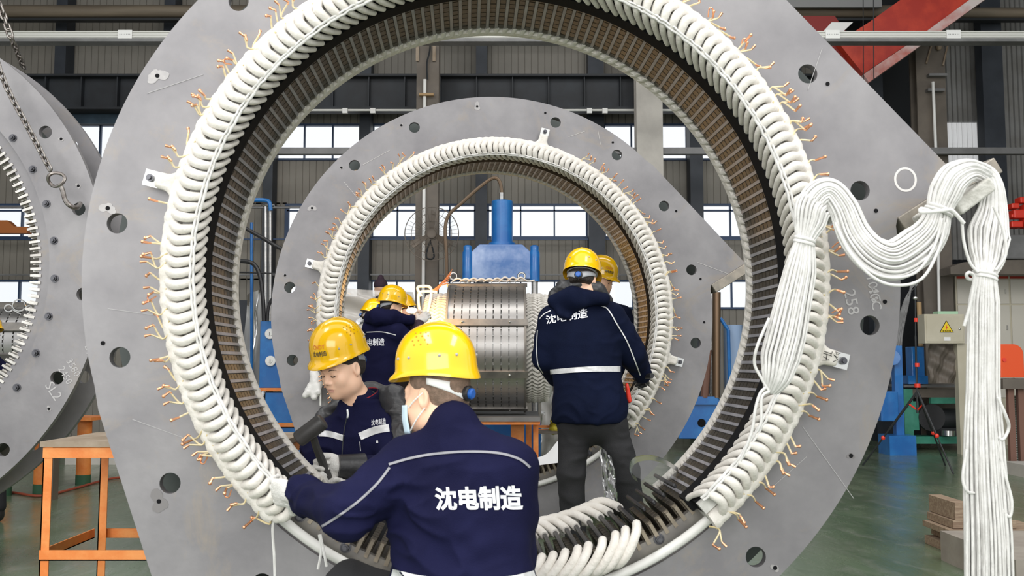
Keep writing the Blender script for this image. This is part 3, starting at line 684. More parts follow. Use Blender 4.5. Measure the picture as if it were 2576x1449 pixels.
# ================================================================== signed-distance modelling of people
class Field:
    def __init__(s): s.ops = []
    def cap(s, a, b, r, r2=None, k=.03, neg=False): s.ops.append(('c', np.array(a, float), np.array(b, float), r, r if r2 is None else r2, k, neg)); return s
    def ell(s, c, r, R=None, k=.03, neg=False): s.ops.append(('e', np.array(c, float), np.array(r, float), np.eye(3) if R is None else np.array(R), 0, k, neg)); return s
    def chain(s, pts, rs, k=.03):
        for i in range(len(pts)-1): s.cap(pts[i], pts[i+1], rs[i], rs[i+1], k)
        return s
    def plane(s, p, n, k=.004): s.ops.append(('p', np.array(p, float), np.array(n, float)/np.linalg.norm(n), 0, 0, k, True)); return s
def prim_d(o, X):
    if o[0] == 'c':
        a, b = o[1], o[2]; ab = b-a; L2 = max(ab@ab, 1e-12); t = np.clip(((X-a)@ab)/L2, 0, 1)
        return np.linalg.norm(X-a-t[..., None]*ab, axis=-1)-(o[3]+(o[4]-o[3])*t)
    if o[0] == 'e':
        q = (X-o[1])@o[3]; r = o[2]; k0 = np.linalg.norm(q/r, axis=-1); k1 = np.linalg.norm(q/(r*r), axis=-1)
        return k0*(k0-1)/np.maximum(k1, 1e-9)
    return -((X-o[1])@o[2])
def surf(F_, axes, fn=None):
    """surface nets over a (possibly uneven) grid"""
    xs, ys, zs = axes; D = np.full((len(xs), len(ys), len(zs)), .2, np.float32)
    G = np.stack(np.meshgrid(xs, ys, zs, indexing='ij'), -1).astype(np.float32)
    for o in F_.ops:
        if o[0] == 'p': sl = (slice(None),)*3
        else:
            if o[0] == 'c': lo = np.minimum(o[1], o[2])-max(o[3], o[4])-.05; hi = np.maximum(o[1], o[2])+max(o[3], o[4])+.05
            else: m_ = o[2].max()+.05; lo = o[1]-m_; hi = o[1]+m_
            sl = tuple(slice(max(0, np.searchsorted(ax, lo[i])), np.searchsorted(ax, hi[i])) for i, ax in enumerate(axes))
        X = G[sl]
        if X.size == 0: continue
        d = prim_d(o, X); k = max(o[5], 1e-5) if o[0] != 'p' else o[5]; neg = o[6]; A = D[sl]
        if neg: h = np.maximum(k-np.abs(A+d), 0)/k; D[sl] = np.maximum(A, -d)+h*h*k*.25
        else: h = np.maximum(k-np.abs(A-d), 0)/k; D[sl] = np.minimum(A, d)-h*h*k*.25
    S_ = D < 0
    nx, ny, nz = D.shape
    cnt = np.zeros((nx-1, ny-1, nz-1)); acc = np.zeros((nx-1, ny-1, nz-1, 3))
    corner = [(i, j, k) for i in (0, 1) for j in (0, 1) for k in (0, 1)]
    def sub(A, c): return A[c[0]:nx-1+c[0], c[1]:ny-1+c[1], c[2]:nz-1+c[2]]
    for a in corner:
        for ax in range(3):
            if a[ax]: continue
            b = list(a); b[ax] = 1
            da, db = sub(D, a), sub(D, b); cr = (da < 0) != (db < 0)
            if not cr.any(): continue
            idx = np.nonzero(cr); t = da[idx]/(da[idx]-db[idx]); pa = sub(G, a)[idx]; pb = sub(G, b)[idx]
            acc[idx] += pa+(pb-pa)*t[:, None]; cnt[idx] += 1
    cell = cnt > 0; ids = -np.ones(cell.shape, int); ids[cell] = np.arange(cell.sum()); V = acc[cell]/cnt[cell][:, None]
    faces = []
    for ax in range(3):
        a = S_[:-1, :, :] if ax == 0 else S_[:, :-1, :] if ax == 1 else S_[:, :, :-1]
        b = S_[1:, :, :] if ax == 0 else S_[:, 1:, :] if ax == 1 else S_[:, :, 1:]
        I, J, K = np.nonzero(a != b); u, v = [(1, 2), (2, 0), (0, 1)][ax]; idx = np.stack([I, J, K], 1)
        ok = (idx[:, u] > 0) & (idx[:, v] > 0)
        for w in range(3): ok &= idx[:, w] < ids.shape[w]
        idx = idx[ok]; fl_ = a[tuple(idx.T)]
        def at(du, dv):
            q = idx.copy(); q[:, u] -= du; q[:, v] -= dv; return ids[tuple(q.T)]
        quad = np.stack([at(0, 0), at(1, 0), at(1, 1), at(0, 1)], 1); g = (quad >= 0).all(1); quad = quad[g]; f2 = fl_[g]
        quad[~f2] = quad[~f2][:, ::-1]; faces.append(quad)
    return V, np.concatenate(faces)
def axes_for(F_, step, fine=None, fstep=None, pad=.03):
    lo = np.full(3, 9.); hi = np.full(3, -9.)
    lo = None
    for o in F_.ops:
        if o[0] == 'p' or o[6]: continue
        if o[0] == 'c': l = np.minimum(o[1]-o[3], o[2]-o[4]); h = np.maximum(o[1]+o[3], o[2]+o[4])
        else: l = o[1]-o[2].max(); h = o[1]+o[2].max()
        lo = l if lo is None else np.minimum(lo, l); hi = h if lo is l else np.maximum(hi, h)
    out = []
    for i in range(3):
        a, b = lo[i]-pad, hi[i]+pad
        if fine is None: out.append(np.arange(a, b, step)); continue
        fa, fb = max(a, fine[0][i]), min(b, fine[1][i])
        out.append(np.concatenate([np.arange(a, fa, step), np.arange(fa, fb, fstep), np.arange(fb, b, step)]))
    return out
def np_mesh(name, V, Q, mats, mi=None, smooth=True):
    me = bpy.data.meshes.new(name); me.vertices.add(len(V)); me.vertices.foreach_set('co', V.astype(np.float32).ravel())
    me.loops.add(len(Q)*4); me.loops.foreach_set('vertex_index', Q.astype(np.int32).ravel()); me.polygons.add(len(Q))
    me.polygons.foreach_set('loop_start', np.arange(0, len(Q)*4, 4, dtype=np.int32)); me.polygons.foreach_set('loop_total', np.full(len(Q), 4, np.int32))
    for m in (mats if isinstance(mats, list) else [mats]): me.materials.append(m)
    if mi is not None: me.polygons.foreach_set('material_index', mi.astype(np.int32))
    me.polygons.foreach_set('use_smooth', np.full(len(Q), smooth)); me.update(calc_edges=True); me.validate(); return me
def vnormals(V, Q):
    n = np.cross(V[Q[:, 2]]-V[Q[:, 0]], V[Q[:, 3]]-V[Q[:, 1]]); N = np.zeros_like(V)
    for i in range(4): np.add.at(N, Q[:, i], n)
    return N/np.maximum(np.linalg.norm(N, axis=1), 1e-9)[:, None]
def relax(V, Q, it=1, w=.5):
    for _ in range(it):
        A = np.zeros_like(V); C_ = np.zeros(len(V))
        for a, b in ((0, 1), (1, 2), (2, 3), (3, 0)):
            np.add.at(A, Q[:, a], V[Q[:, b]]); np.add.at(C_, Q[:, a], 1); np.add.at(A, Q[:, b], V[Q[:, a]]); np.add.at(C_, Q[:, b], 1)
        V = V*(1-w)+w*A/C_[:, None]
    return V
_H = np.random.RandomState(5).rand(64, 64, 64)
def vnoise(P_):
    f = np.floor(P_).astype(int); t = P_-f; t = t*t*(3-2*t); o = 0
    for i in (0, 1):
        for j in (0, 1):
            for k in (0, 1):
                w = (t[:, 0] if i else 1-t[:, 0])*(t[:, 1] if j else 1-t[:, 1])*(t[:, 2] if k else 1-t[:, 2]); o = o+w*_H[(f[:, 0]+i) & 63, (f[:, 1]+j) & 63, (f[:, 2]+k) & 63]
    return o
def folds(V, amp, sc, seed=0):
    """cloth folds: ridged noise, stretched sideways and warped"""
    s = np.array([seed*7.3, seed*3.1, seed*5.7]); q = V*sc*.55+s; w = np.stack([vnoise(q*.6+i*9.7) for i in range(3)], 1)-.5
    a = vnoise(q*np.array([.55, .55, 1.25])+w*2.2); b = vnoise(q*np.array([1.1, 1.1, 2.4])+w*3.0+17); c = vnoise(q*3.1+w*2+31); m = np.clip(vnoise(q*.5+50)*2.2-.55, .15, 1)
    return amp*m*(1.5*(1-np.abs(2*a-1))**2+.8*(1-np.abs(2*b-1))**2+.35*c-1.0)
def field_mesh(name, F_, step, m, amp=0, sc=18, seed=0, fine=None, fstep=None, mi=None, rl=1, mats=None):
    V, Q = surf(F_, axes_for(F_, step, fine, fstep)); V = relax(V, Q, rl)
    if amp: V = V+vnormals(V, Q)*folds(V, amp, sc, seed)[:, None]
    return np_mesh(name, V, Q, mats or m, mi(V[Q].mean(1)) if mi else None), V, Q
def frame(yaw, pitch=0, roll=0):
    """columns: right, forward, up. yaw 0 faces away (+y), positive yaw turns to the left; pitch positive looks down"""
    return (Matrix.Rotation(D2(yaw), 3, 'Z') @ Matrix.Rotation(D2(-pitch), 3, 'X') @ Matrix.Rotation(D2(roll), 3, 'Y'))
def add_head(F_, c, R, s=1.0):
    T = lambda x, y, z: np.array(Vector(c)+R @ Vector((x*s, y*s, z*s))); RR = np.array(R)
    E = lambda x, y, z, rx, ry, rz, k=.02, neg=False: F_.ell(T(x, y, z), np.array((rx, ry, rz))*s, RR, k*s, neg)
    E(0, -.012, .038, .076, .094, .084); E(0, .024, -.03, .063, .066, .086, .04); E(0, .036, -.072, .051, .052, .043, .03); E(0, .073, -.096, .017, .015, .015, .025)
    for q in (-1, 1):
        E(q*.036, .060, -.030, .025, .022, .024, .025); E(q*.050, .005, -.066, .020, .030, .028, .03)
        E(q*.033, .105, .001, .019, .020, .0135, .014, True); E(q*.032, .0755, .000, .0165, .0150, .0130, .006)
    F_.cap(T(-.042, .074, .022), T(-.012, .087, .019), .009*s, .009*s, .018*s); F_.cap(T(.042, .074, .022), T(.012, .087, .019), .009*s, .009*s, .018*s)
    F_.cap(T(0, .086, .010), T(0, .104, -.027), .0065*s, .0105*s, .016*s)
    for q in (-1, 1): E(q*.0125, .094, -.034, .0075, .009, .0065, .008)
    E(0, .088, -.052, .016, .010, .010, .016)
    E(0, .0895, -.0600, .0225, .0105, .0052, .005); E(0, .0865, -.0695, .0185, .0110, .0062, .005)
    F_.cap(T(-.020, .0975, -.0645), T(.020, .0975, -.0645), .0012*s, .0012*s, .004*s, True)
    for q in (-1, 1):
        E(q*.0775, -.006, -.006, .0085, .019, .031, .008); E(q*.085, -.004, -.002, .006, .011, .019, .004, True)
    return T
def ico(v): return np.array(v, float)
def person_body(F_, J):
    """trunk, neck, limbs as one blended field. J: dict of joints (Vectors)"""
    g = lambda k: np.array(J[k])
    sh = (g('shL')+g('shR'))/2
    F_.cap(g('head')+(g('neck')-g('head'))*.35, g('neck'), .052, .056, .03)
    F_.cap(g('neck'), g('chest'), .055, .09, .05); F_.cap(g('shL'), g('shR'), .045, .045, .05)
    F_.cap(g('chest'), g('pelvis'), .095, .10, .05)
    for s in 'LR':
        F_.chain([g('sh'+s), g('el'+s), g('wr'+s)], [.05, .040, .028], .02)
        F_.chain([g('hip'+s), g('kn'+s), g('an'+s)], [.085, .058, .042], .03)
        f = g('an'+s)+np.array(J['toe'+s])*.0 if False else np.array(J['toe'+s]); F_.cap(g('an'+s), f, .042, .034, .02)
def add_hand(F_, w, d, pn, curl, spread=.0, s=1.0, side=1, thumb=.7, k=.006):
    """w wrist, d pointing direction, pn palm normal (fingers curl towards it), side +-1 where the thumb is"""
    w = Vector(w); d = Vector(d).normalized(); pn = (Vector(pn)-d*Vector(pn).dot(d)).normalized(); u = d.cross(pn)*side
    R = np.array(Matrix((u, d, pn)).transposed())
    pc = w+d*.050*s; F_.ell(np.array(pc), np.array((.041, .052, .0165))*s, R, .012*s); F_.cap(np.array(w-d*.02*s), np.array(w+d*.02*s), .027*s, .027*s, .015*s)
    L = ((.040, .026, .020), (.045, .029, .021), (.041, .027, .020), (.032, .021, .018))
    for i in range(4):
        b = w+d*(.088-.004*abs(i-1.3))*s+u*(.030-.0195*i)*s; F_.cap(np.array(w+d*.03*s+u*(.02-.013*i)*s), np.array(b), .012*s, .0105*s, .010*s)
        a = 0; cur = b; dd = d+u*(.16-.1*i)*spread; r = .0098*s if i < 3 else .0085*s
        for j in range(3):
            a += curl[j] if not hasattr(curl[0], '__len__') else curl[i][j]
            dir_ = (dd.normalized()*math.cos(a)+pn*math.sin(a)); nx_ = cur+dir_*L[i][j]*s
            F_.cap(np.array(cur), np.array(nx_), r, r*.92, k*s*.6); cur = nx_; r *= .93
    t0 = w+d*.022*s+u*.028*s; t1 = t0+(u*.7+d*.55+pn*.35).normalized()*.042*s; t2 = t1+(d*(1-thumb*.5)+pn*thumb+u*(.3-thumb*.6)).normalized()*.032*s; t3 = t2+(d*(1-thumb*.4)+pn*thumb*.7-u*thumb*.6).normalized()*.026*s
    F_.chain([np.array(t0), np.array(t1), np.array(t2), np.array(t3)], [.015*s, .0125*s, .0105*s, .009*s], .008*s)
def helmet(root, c, R, s=1.0, logo=None, back=None, num=0):
    """hard hat; local x right, y forward, z up; c = centre of the head"""
    T4 = Matrix.Translation(Vector(c)) @ R.to_4x4() @ Matrix.Scale(s, 4)
    def prof(th, t):
        # th angle from forward; t 0 top .. 1 rim
        y = math.cos(th); x = math.sin(th)
        a = t*PI*.5; rx, ry = .118, .142; rr = math.sin(a)**.92; h = .145*math.cos(a)**.85 if a < PI/2-1e-6 else 0
        ridge = .004*math.exp(-(x*rr/.10*1.0/.35)**2*3)*(1 if t < .8 else (1-t)*5)
        return Vector((rx*rr*x, ry*rr*y, .018+h+ridge))
    def rim(th, q):
        y = math.cos(th); x = math.sin(th); ext = .004+.026*max(0, y)**2.2+.006*max(0, -y)**2
        drop = -.006-.010*max(0, y)**2-.016*max(0, -y)**2
        p = prof(th, 1); return Vector((p.x+x*ext*q, p.y+y*ext*q, .018-.012+drop*q*1.3+(-.004 if q == 1 else 0)))
    NT = 56; rows = []
    for i in range(NT):
        th = 2*PI*i/NT; row = [prof(th, t) for t in (.001, .12, .25, .38, .5, .62, .73, .83, .92, 1.0)]+[Vector((prof(th, 1).x*1.01, prof(th, 1).y*1.01, .008))]+[rim(th, .35), rim(th, .75), rim(th, 1.0)]
        e = rim(th, 1.0); row += [e+Vector((0, 0, -.005)), rim(th, .4)+Vector((0, 0, -.006)), Vector((prof(th, 1).x*.965, prof(th, 1).y*.965, .004))]
        row += [Vector((p.x*.965, p.y*.965, .018+(p.z-.018)*.965)) for p in (prof(th, .83), prof(th, .62), prof(th, .38), prof(th, .001))]
        rows.append(row)
    mb = MB(); L_ = len(rows[0]); mb.add([T4 @ v for r in rows for v in r], [(i*L_+k, ((i+1) % NT)*L_+k, ((i+1) % NT)*L_+k+1, i*L_+k+1) for i in range(NT) for k in range(L_-1)])
    h = mb.build('safety_helmet', M['yellow'], root, smooth=50)
    def surf_pt(th, t, off=0):
        p = prof(th, t); q = prof(th+.02, t)-p; w = prof(th, min(1, t+.02))-p if t < .98 else p-prof(th, t-.02); n_ = w.cross(q).normalized()
        if n_.dot(p) < 0: n_ = -n_
        return T4 @ (p+n_*off), (T4.to_3x3() @ n_).normalized()
    # rivets and vent holes
    for th in (55, 80, 125, 150, -55, -80, -125, -150):
        mb = MB(); p, n_ = surf_pt(D2(th), .90, .0005); mb.ell(p, (.0052*s,)*3, 8); mb.build('rivet', M['greyp'], h, loc=(0, 0, 0))
    mb = MB()
    for sd in (1, -1):
        for a_ in range(3):
            for b_ in range(4):
                p, n_ = surf_pt(D2(sd*(82+a_*11+(b_ % 2)*5)), .50+.075*b_, .0002); mb.lathe([(0, 0), (.0030*s, 0), (.0030*s, .0008*s), (0, .0008*s)], 8, Matrix.Translation(p) @ n_.to_track_quat('Z', 'Y').to_matrix().to_4x4())
    mb.build('vent_holes', mat('vent_dark', (.45, .22, .0), .6), h, loc=(0, 0, 0))
    def put_text(txt, th0, t0, size, m, name='print'):
        vs, fs = text_geo(txt, size, size*.02, 0, 2); mb = MB(); o = []
        for v in vs:
            p, n_ = surf_pt(th0-v.x/.125, t0-v.y/.21, .0009); o.append(p)
        mb.add(o, fs); mb.build(name, m, h, loc=(0, 0, 0), smooth=0)
    if logo is not None:
        put_text('CNDY', D2(logo), .80, .024, M['printo']); put_text('沈电制造', D2(logo), .925, .019, M['printk'])
    if back: put_text('沈电制造', PI, .72, .022, M['printk']); 
    # suspension: band, rear strap, knob
    mb = MB(); pts = [T4 @ Vector((.088*math.sin(a), .104*math.cos(a)-.006, -.004-.018*max(0, -math.cos(a)))) for a in [2*PI*k/32 for k in range(32)]]
    mb.tube(pts, .010*s, 6, closed=True, flat=.4); sp = mb.build('suspension_band', M['greyp'], h, loc=(0, 0, 0))
    # the band widens at the nape and carries the blue wheel
    nap = []
    for i in range(13):
        a = PI+D2(-78+13*i); nap.append((a, 1-abs(i-6)/6.5))
    mb = MB()
    def napf(u, v):
        a = PI+D2(-80+160*u); w = .010+.014*(1-abs(2*u-1)); x = .094*math.sin(a); y = .110*math.cos(a)-.004; return T4 @ Vector((x, y, -.030-.048*(1-abs(2*u-1))**1.1+(v-.5)*2*w))
    mb.grid(napf, 24, 3); o = mb.build('nape_strap', M['white'] if num == 1 else M['greyp'], h, loc=(0, 0, 0)); md = o.modifiers.new('s', 'SOLIDIFY'); md.thickness = .004
    mb = MB(); kp = T4 @ Vector((0, -.114, -.076)); nn = (T4.to_3x3() @ Vector((0, -1, -.15))).normalized(); K4 = Matrix.Translation(kp) @ nn.to_track_quat('Z', 'Y').to_matrix().to_4x4()
    mb.lathe([(0, -.006), (.024*s, -.006), (.026*s, .010*s), (.021*s, .014*s), (0, .014*s)], 18, K4); kb = mb.build('wheel_housing', M['liner'], h, loc=(0, 0, 0))
    mb = MB(); mb.lathe([(0, .012*s), (.018*s, .012*s), (.018*s, .022*s), (.013*s, .026*s), (0, .026*s)], 18, K4); mb.build('adjust_wheel', M['bluep'], kb, loc=(0, 0, 0))
    return h
def hair_mesh(c, R, s=1.0, low=-.045, step=.0045):
    F_ = Field(); T = lambda x, y, z: np.array(Vector(c)+R @ Vector((x*s, y*s, z*s))); RR = np.array(R)
    F_.ell(T(0, -.014, .036), np.array((.080, .0985, .088))*s, RR); F_.ell(T(0, -.045, -.01), np.array((.068, .058, .062))*s, RR, .02)
    up = np.array(R @ Vector((0, 0, 1))); fw = np.array(R @ Vector((0, 1, 0)))
    F_.plane(T(0, 0, low), -up, .004); F_.plane(T(0, .058, .02), fw-up*.25, .01)
    for q in (-1, 1): F_.ell(T(q*.078, .012, -.028), np.array((.03, .035, .048))*s, RR, .006, True)
    return F_
def skinpart(F_): return F_
def on_mesh(bvh, px, py, off=.003):
    d = ray(px, py).normalized(); hit, n_, i, t = bvh.ray_cast(CAM, d, 30)
    if hit is None: return None
    return hit - d*off
def project_geo(bvh, verts2, fs, name, m, parent, off=.003):
    """lay flat artwork (pixel coordinates of the photo) on a garment"""
    out = []; last = None; ok = []
    for v in verts2:
        p = on_mesh(bvh, v[0], v[1], off); ok.append(p is not None); out.append(p or Vector((0, 0, 0)))
    keep = [f for f in fs if all(ok[i] for i in f)]; mb = MB(); mb.add(out, keep); 
    return mb.build(name, m, parent, loc=(0, 0, 0), smooth=0, recalc=False)
def band_geo(pts, widths, n=20):
    """ribbon in picture coordinates, subdivided across and along"""
    P3 = cat_rom([Vector((x, y, 0)) for x, y in pts], max(2, n//max(1, len(pts)-1))); W_ = np.interp(np.linspace(0, 1, len(P3)), np.linspace(0, 1, len(widths)), widths); vs = []; fs = []
    for i, p in enumerate(P3):
        t = (P3[min(i+1, len(P3)-1)]-P3[max(i-1, 0)]).normalized(); nn = Vector((-t.y, t.x, 0))
        for k in range(5): q = p+nn*W_[i]*(k/4-.5); vs.append((q.x, q.y))
    for i in range(len(P3)-1):
        for k in range(4): fs.append((5*i+k, 5*i+k+1, 5*i+5+k+1, 5*i+5+k))
    return vs, fs
def text_px(txt, corners, offset=.02):
    """text fitted to a quad of pixels: (x0,y0) left-top, right-top, right-bottom, left-bottom"""
    vs, fs = text_geo(txt, 1.0, offset, 0, 3); X = [v.x for v in vs]; Y = [v.y for v in vs]; x0, x1, y0, y1 = min(X), max(X), min(Y), max(Y); a, b, c, d = corners; out = []
    for v in vs:
        u = (v.x-x0)/(x1-x0); w = (y1-v.y)/(y1-y0)
        out.append((a[0]*(1-u)*(1-w)+b[0]*u*(1-w)+c[0]*u*w+d[0]*(1-u)*w, a[1]*(1-u)*(1-w)+b[1]*u*(1-w)+c[1]*u*w+d[1]*(1-u)*w))
    return out, fs
# ================================================================== the people
def lerp(a, b, t): return Vector(a)*(1-t)+Vector(b)*t
def person(label, J, head, hs=1.0, step=.012, jm='navy', tm='trous', seed=0, hat='helmet', logo=None, back=None, wid=1.0, hem=None, amp=.009, hair=True, fine=False, hatz=.048, num=0, group=None, arms='LR', sleeve=1.0, hat_s=.92, collar=.03, depth=1.0, hairm='hair'):
    yaw, pitch, roll = head; R = frame(yaw, pitch, roll); c = Vector(J['head'])
    root = empty('person', (Vector(J['pelvis']).x, Vector(J['pelvis']).y, 0), label, 'person', group)
    shm = (Vector(J['shL'])+Vector(J['shR']))/2
    J.setdefault('chest', lerp(shm, J['pelvis'], .30)); 
    B = Field(); person_body(B, J); T = add_head(B, c, R, hs)
    kw = {}
    if fine:
        f = .14; kw = dict(fine=(np.array(c)-f, np.array(c)+f), fstep=.0036)
    Ri = np.array(R.transposed()); ca = np.array(c)
    def mi(P_):
        q = (P_-ca) @ Ri.T / hs
        return ((np.abs(q[:, 0]) < .021-.35*np.abs(q[:, 2]+.0645)) & (q[:, 1] > .080) & (q[:, 2] > -.0725) & (q[:, 2] < -.0575)).astype(int)
    me, V, Q = field_mesh('body', B, step, None, mats=[M['skin'], M['lip']], mi=mi, rl=1, **kw)
    body = link('body', me, root)
    for q in (-1, 1):
        if fine:   # eyes: lowered lid line, lashes, a sliver of the eye, eyebrows
            mb = MB(); mb.tube(cat_rom([T(q*.0185, .0875, -.0030), T(q*.026, .0930, -.0055), T(q*.034, .0915, -.0060), T(q*.0430, .0850, -.0025)], 5), .0017*hs, 6); mb.build('eyelash', M['hair'], root)
            mb = MB(); mb.tube(cat_rom([T(q*.020, .0875, .0045), T(q*.030, .0900, .0075), T(q*.041, .0845, .0045)], 5), .0006*hs, 5); mb.build('eyelid_crease', M['lip'], root)
            mb = MB(); mb.tube(cat_rom([T(q*.015, .0930, .0190), T(q*.028, .0945, .0235), T(q*.040, .0885, .0235), T(q*.050, .0790, .0175)], 5), [.0022]*4+[.0032]*8+[.0012]*4, 6, flat=.5); mb.build('eyebrow', M['hair'], root)
            mb = MB(); mb.ell(T(q*.0125, .0965, -.0405), (.003, .003, .0014), 8, R); mb.build('nostril', M['lip'], root)
        else:
            mb = MB(); mb.ell(T(q*.031, .0885, .0), (.009, .004, .0035), 10, R); mb.build('eye', M['hair'], root)
            mb = MB(); mb.tube(cat_rom([T(q*.016, .092, .019), T(q*.03, .0945, .024), T(q*.048, .080, .018)], 4), .0022, 5); mb.build('eyebrow', M['hair'], root)
    if hair:
        me, _, _ = field_mesh('hair', hair_mesh(c, R, hs), .005 if fine else .008, M[hairm]); link('hair', me, root)
    hc = c+R @ Vector((0, -.004, hatz))*hs
    if hat == 'helmet': helmet(root, hc, R, hs*hat_s, logo, back, num)
    elif hat == 'beanie':
        Fh = Field(); Fh.ell(np.array(c+R @ Vector((0, -.01, .055))), (.09, .105, .09), np.array(R)); Fh.cap(np.array(c+R @ Vector((0, -.01, .13))), np.array(c+R @ Vector((0, -.01, .15))), .04, .04, .01); Fh.plane(np.array(c+R @ Vector((0, 0, .02))), np.array(R @ Vector((0, 0, -1)))*1)
        me, _, _ = field_mesh('knit_hat', Fh, .01, M['purple']); link('knit_hat', me, root)
    # jacket
    g = lambda k: Vector(J[k]); rt = (g('shR')-g('shL')).normalized(); up = (g('neck')-g('pelvis')).normalized(); fw = up.cross(rt).normalized(); rt = fw.cross(up); RB = np.array(Matrix((rt, fw, up)).transposed())
    F_ = Field(); w = wid; dp = depth
    ch = g('chest'); pl = g('pelvis'); md = lerp(ch, pl, .5)
    F_.ell(np.array(ch), (.195*w, .125*dp, .19), RB, .05); F_.ell(np.array(md), (.18*w, .13*dp, .19), RB, .06); F_.ell(np.array(pl+up*.02), (.185*w, .145*dp, .16), RB, .06)
    F_.cap(np.array(g('neck')-up*.02), np.array(g('neck')+up*collar), .075*w, .066*w, .05); F_.cap(np.array(lerp(g('shL'), g('shR'), .06)), np.array(lerp(g('shL'), g('shR'), .94)), .07*w, .07*w, .06)
    F_.cap(np.array(lerp(g('neck'), g('shL'), .25)), np.array(lerp(g('neck'), g('shL'), .85)), .055, .06, .05); F_.cap(np.array(lerp(g('neck'), g('shR'), .25)), np.array(lerp(g('neck'), g('shR'), .85)), .055, .06, .05)
    for s in 'LR':
        F_.cap(np.array(g('sh'+s)), np.array(lerp(g('sh'+s), g('el'+s), .5)), .078*sleeve, .070*sleeve, .04); F_.cap(np.array(lerp(g('sh'+s), g('el'+s), .5)), np.array(g('el'+s)), .070*sleeve, .064*sleeve, .03); F_.cap(np.array(g('el'+s)), np.array(lerp(g('el'+s), g('wr'+s), .93)), .064*sleeve, .044*sleeve, .03)
    if hem is not None:
        F_.ell(np.array(lerp(pl, Vector((pl.x, pl.y, hem)), .6)), (.195*w, .155*dp, .16), RB, .06)
        F_.plane((0, 0, hem), (0, 0, -1), .01)
    me, V, Q = field_mesh('jacket', F_, step*.8, M[jm], amp=amp*1.25, sc=15, seed=seed, rl=2); jk = link('jacket', me, root)
    bvh = BVHTree.FromPolygons([Vector(v) for v in V], [tuple(q) for q in Q])
    # trousers and boots
    F_ = Field(); F_.cap(np.array(g('hipL')), np.array(g('hipR')), .105, .105, .04); F_.cap(np.array(pl), np.array(lerp(g('hipL'), g('hipR'), .5)), .13, .13, .05)
    for s in 'LR': F_.chain([np.array(g('hip'+s)), np.array(g('kn'+s)), np.array(lerp(g('kn'+s), g('an'+s), .93))], [.098, .075, .062], .03)
    me, _, _ = field_mesh('trousers', F_, step, M[tm], amp=.008, sc=17, seed=seed+3); link('trousers', me, root)
    for s in 'LR':
        F_ = Field(); a = g('an'+s); t = g('toe'+s); F_.cap(np.array(a), np.array(a-Vector((0, 0, .04))), .048, .045, .03); F_.cap(np.array((a.x, a.y, .045)), np.array((t.x, t.y, .035)), .045, .04, .03); F_.plane((0, 0, .001), (0, 0, -1), .003)
        me, _, _ = field_mesh('boot', F_, .01, M['boot']); link('boot', me, root)
    return dict(root=root, jacket=jk, bvh=bvh, R=R, c=c, T=T, V=V)
def glove(root, w, d, pn, curl, side, s=1.12, cuff=None, m='glove', **k):
    F_ = Field(); add_hand(F_, w, d, pn, curl, s=s, side=side, **k)
    w = Vector(w); d = Vector(d).normalized(); c0 = w-d*.05 if cuff is None else Vector(cuff)
    F_.cap(np.array(c0), np.array(w), .034, .031, .01)
    me, _, _ = field_mesh('glove', F_, .0035, M[m], amp=.0012, sc=90, rl=1); return link('glove', me, root)
def feet(J, yawf, spread=.13, z=.09, base=None):
    pass
# ---- 1: the nearest worker, squatting with his back to us
J = dict(head=P(1098, 996, 2.90), neck=P(1142, 1095, 2.82), shL=P(1020, 1172, 2.86), shR=P(1285, 1180, 2.78), pelvis=P(1172, 1530, 2.78),
         elL=P(878, 1284, 2.72), wrL=P(742, 1243, 2.97), elR=P(1290, 1390, 2.86), wrR=P(1180, 1400, 3.02), hipL=P(1110, 1560, 2.80), hipR=P(1235, 1560, 2.78),
         knL=P(880, 1478, 2.97), knR=P(1330, 1530, 3.02), anL=Vector((-.42, 2.82, .09)), anR=Vector((.1, 2.9, .09)), toeL=Vector((-.46, 2.97, .04)), toeR=Vector((.12, 3.05, .04)))
p1 = person('nearest worker, back to us, in yellow helmet, face mask and navy jacket, steadying the coils', J, (60, 4, 0), 1.0, .009, seed=4, fine=True, num=1, wid=1.08, amp=.014, hatz=.072, sleeve=1.0, hairm='buzz')
jk, bv = p1['jacket'], p1['bvh']
v, f = text_px('沈电制造', ((1092, 1226), (1312, 1221), (1317, 1284), (1096, 1284)), .034); project_geo(bv, v, f, 'back_lettering', M['print_'], jk)
for pts, w in ((((978, 1168), (1030, 1153), (1090, 1142), (1170, 1136), (1250, 1139), (1305, 1154), (1334, 1176)), 6), (((980, 1176), (950, 1215), (905, 1258), (860, 1292), (825, 1315), (797, 1331)), 6)):
    v, f = band_geo(pts, [w, w], 40); project_geo(bv, v, f, 'piping', M['pipe_grey'], jk, .004)
v, f = band_geo(((980, 1444), (1060, 1462), (1170, 1470), (1290, 1462), (1372, 1440)), [28, 28], 40); project_geo(bv, v, f, 'reflective_band', M['reflect'], jk, .005)
T = p1['T']
mb = MB()
def maskf(u, v):
    a = (u-.5)*2.0; x = .072*math.sin(a*1.25); y = .030+.088*math.cos(a*1.15)-.010*abs(v-.45); return Vector(T(x*(1-.12*v), y, -.022-.085*v))
mb.grid(maskf, 16, 10); o = mb.build('face_mask', M['mask'], p1['root']); md = o.modifiers.new('s', 'SOLIDIFY'); md.thickness = .002
for (a, b_) in ((T(-.068, .055, -.030), T(-.0795, -.008, .012)), (T(-.064, .055, -.098), T(-.0805, -.012, -.034))):
    mb = MB(); mb.tube(cat_rom([a, lerp(a, b_, .5)+Vector(p1['R'] @ Vector((-.006, 0, 0))), b_], 5), .0022, 6); mb.build('ear_loop', M['white'], o, loc=(0, 0, 0))
glove(p1['root'], J['wrL'], (-.72, .62, -.02), (.35, .75, .2), (.35, .55, .4), 1, cuff=lerp(J['wrL'], J['elL'], .15), thumb=.5)
glove(p1['root'], J['wrR'], (-.3, .9, .2), (0, 0, -1), (.3, .4, .3), -1)
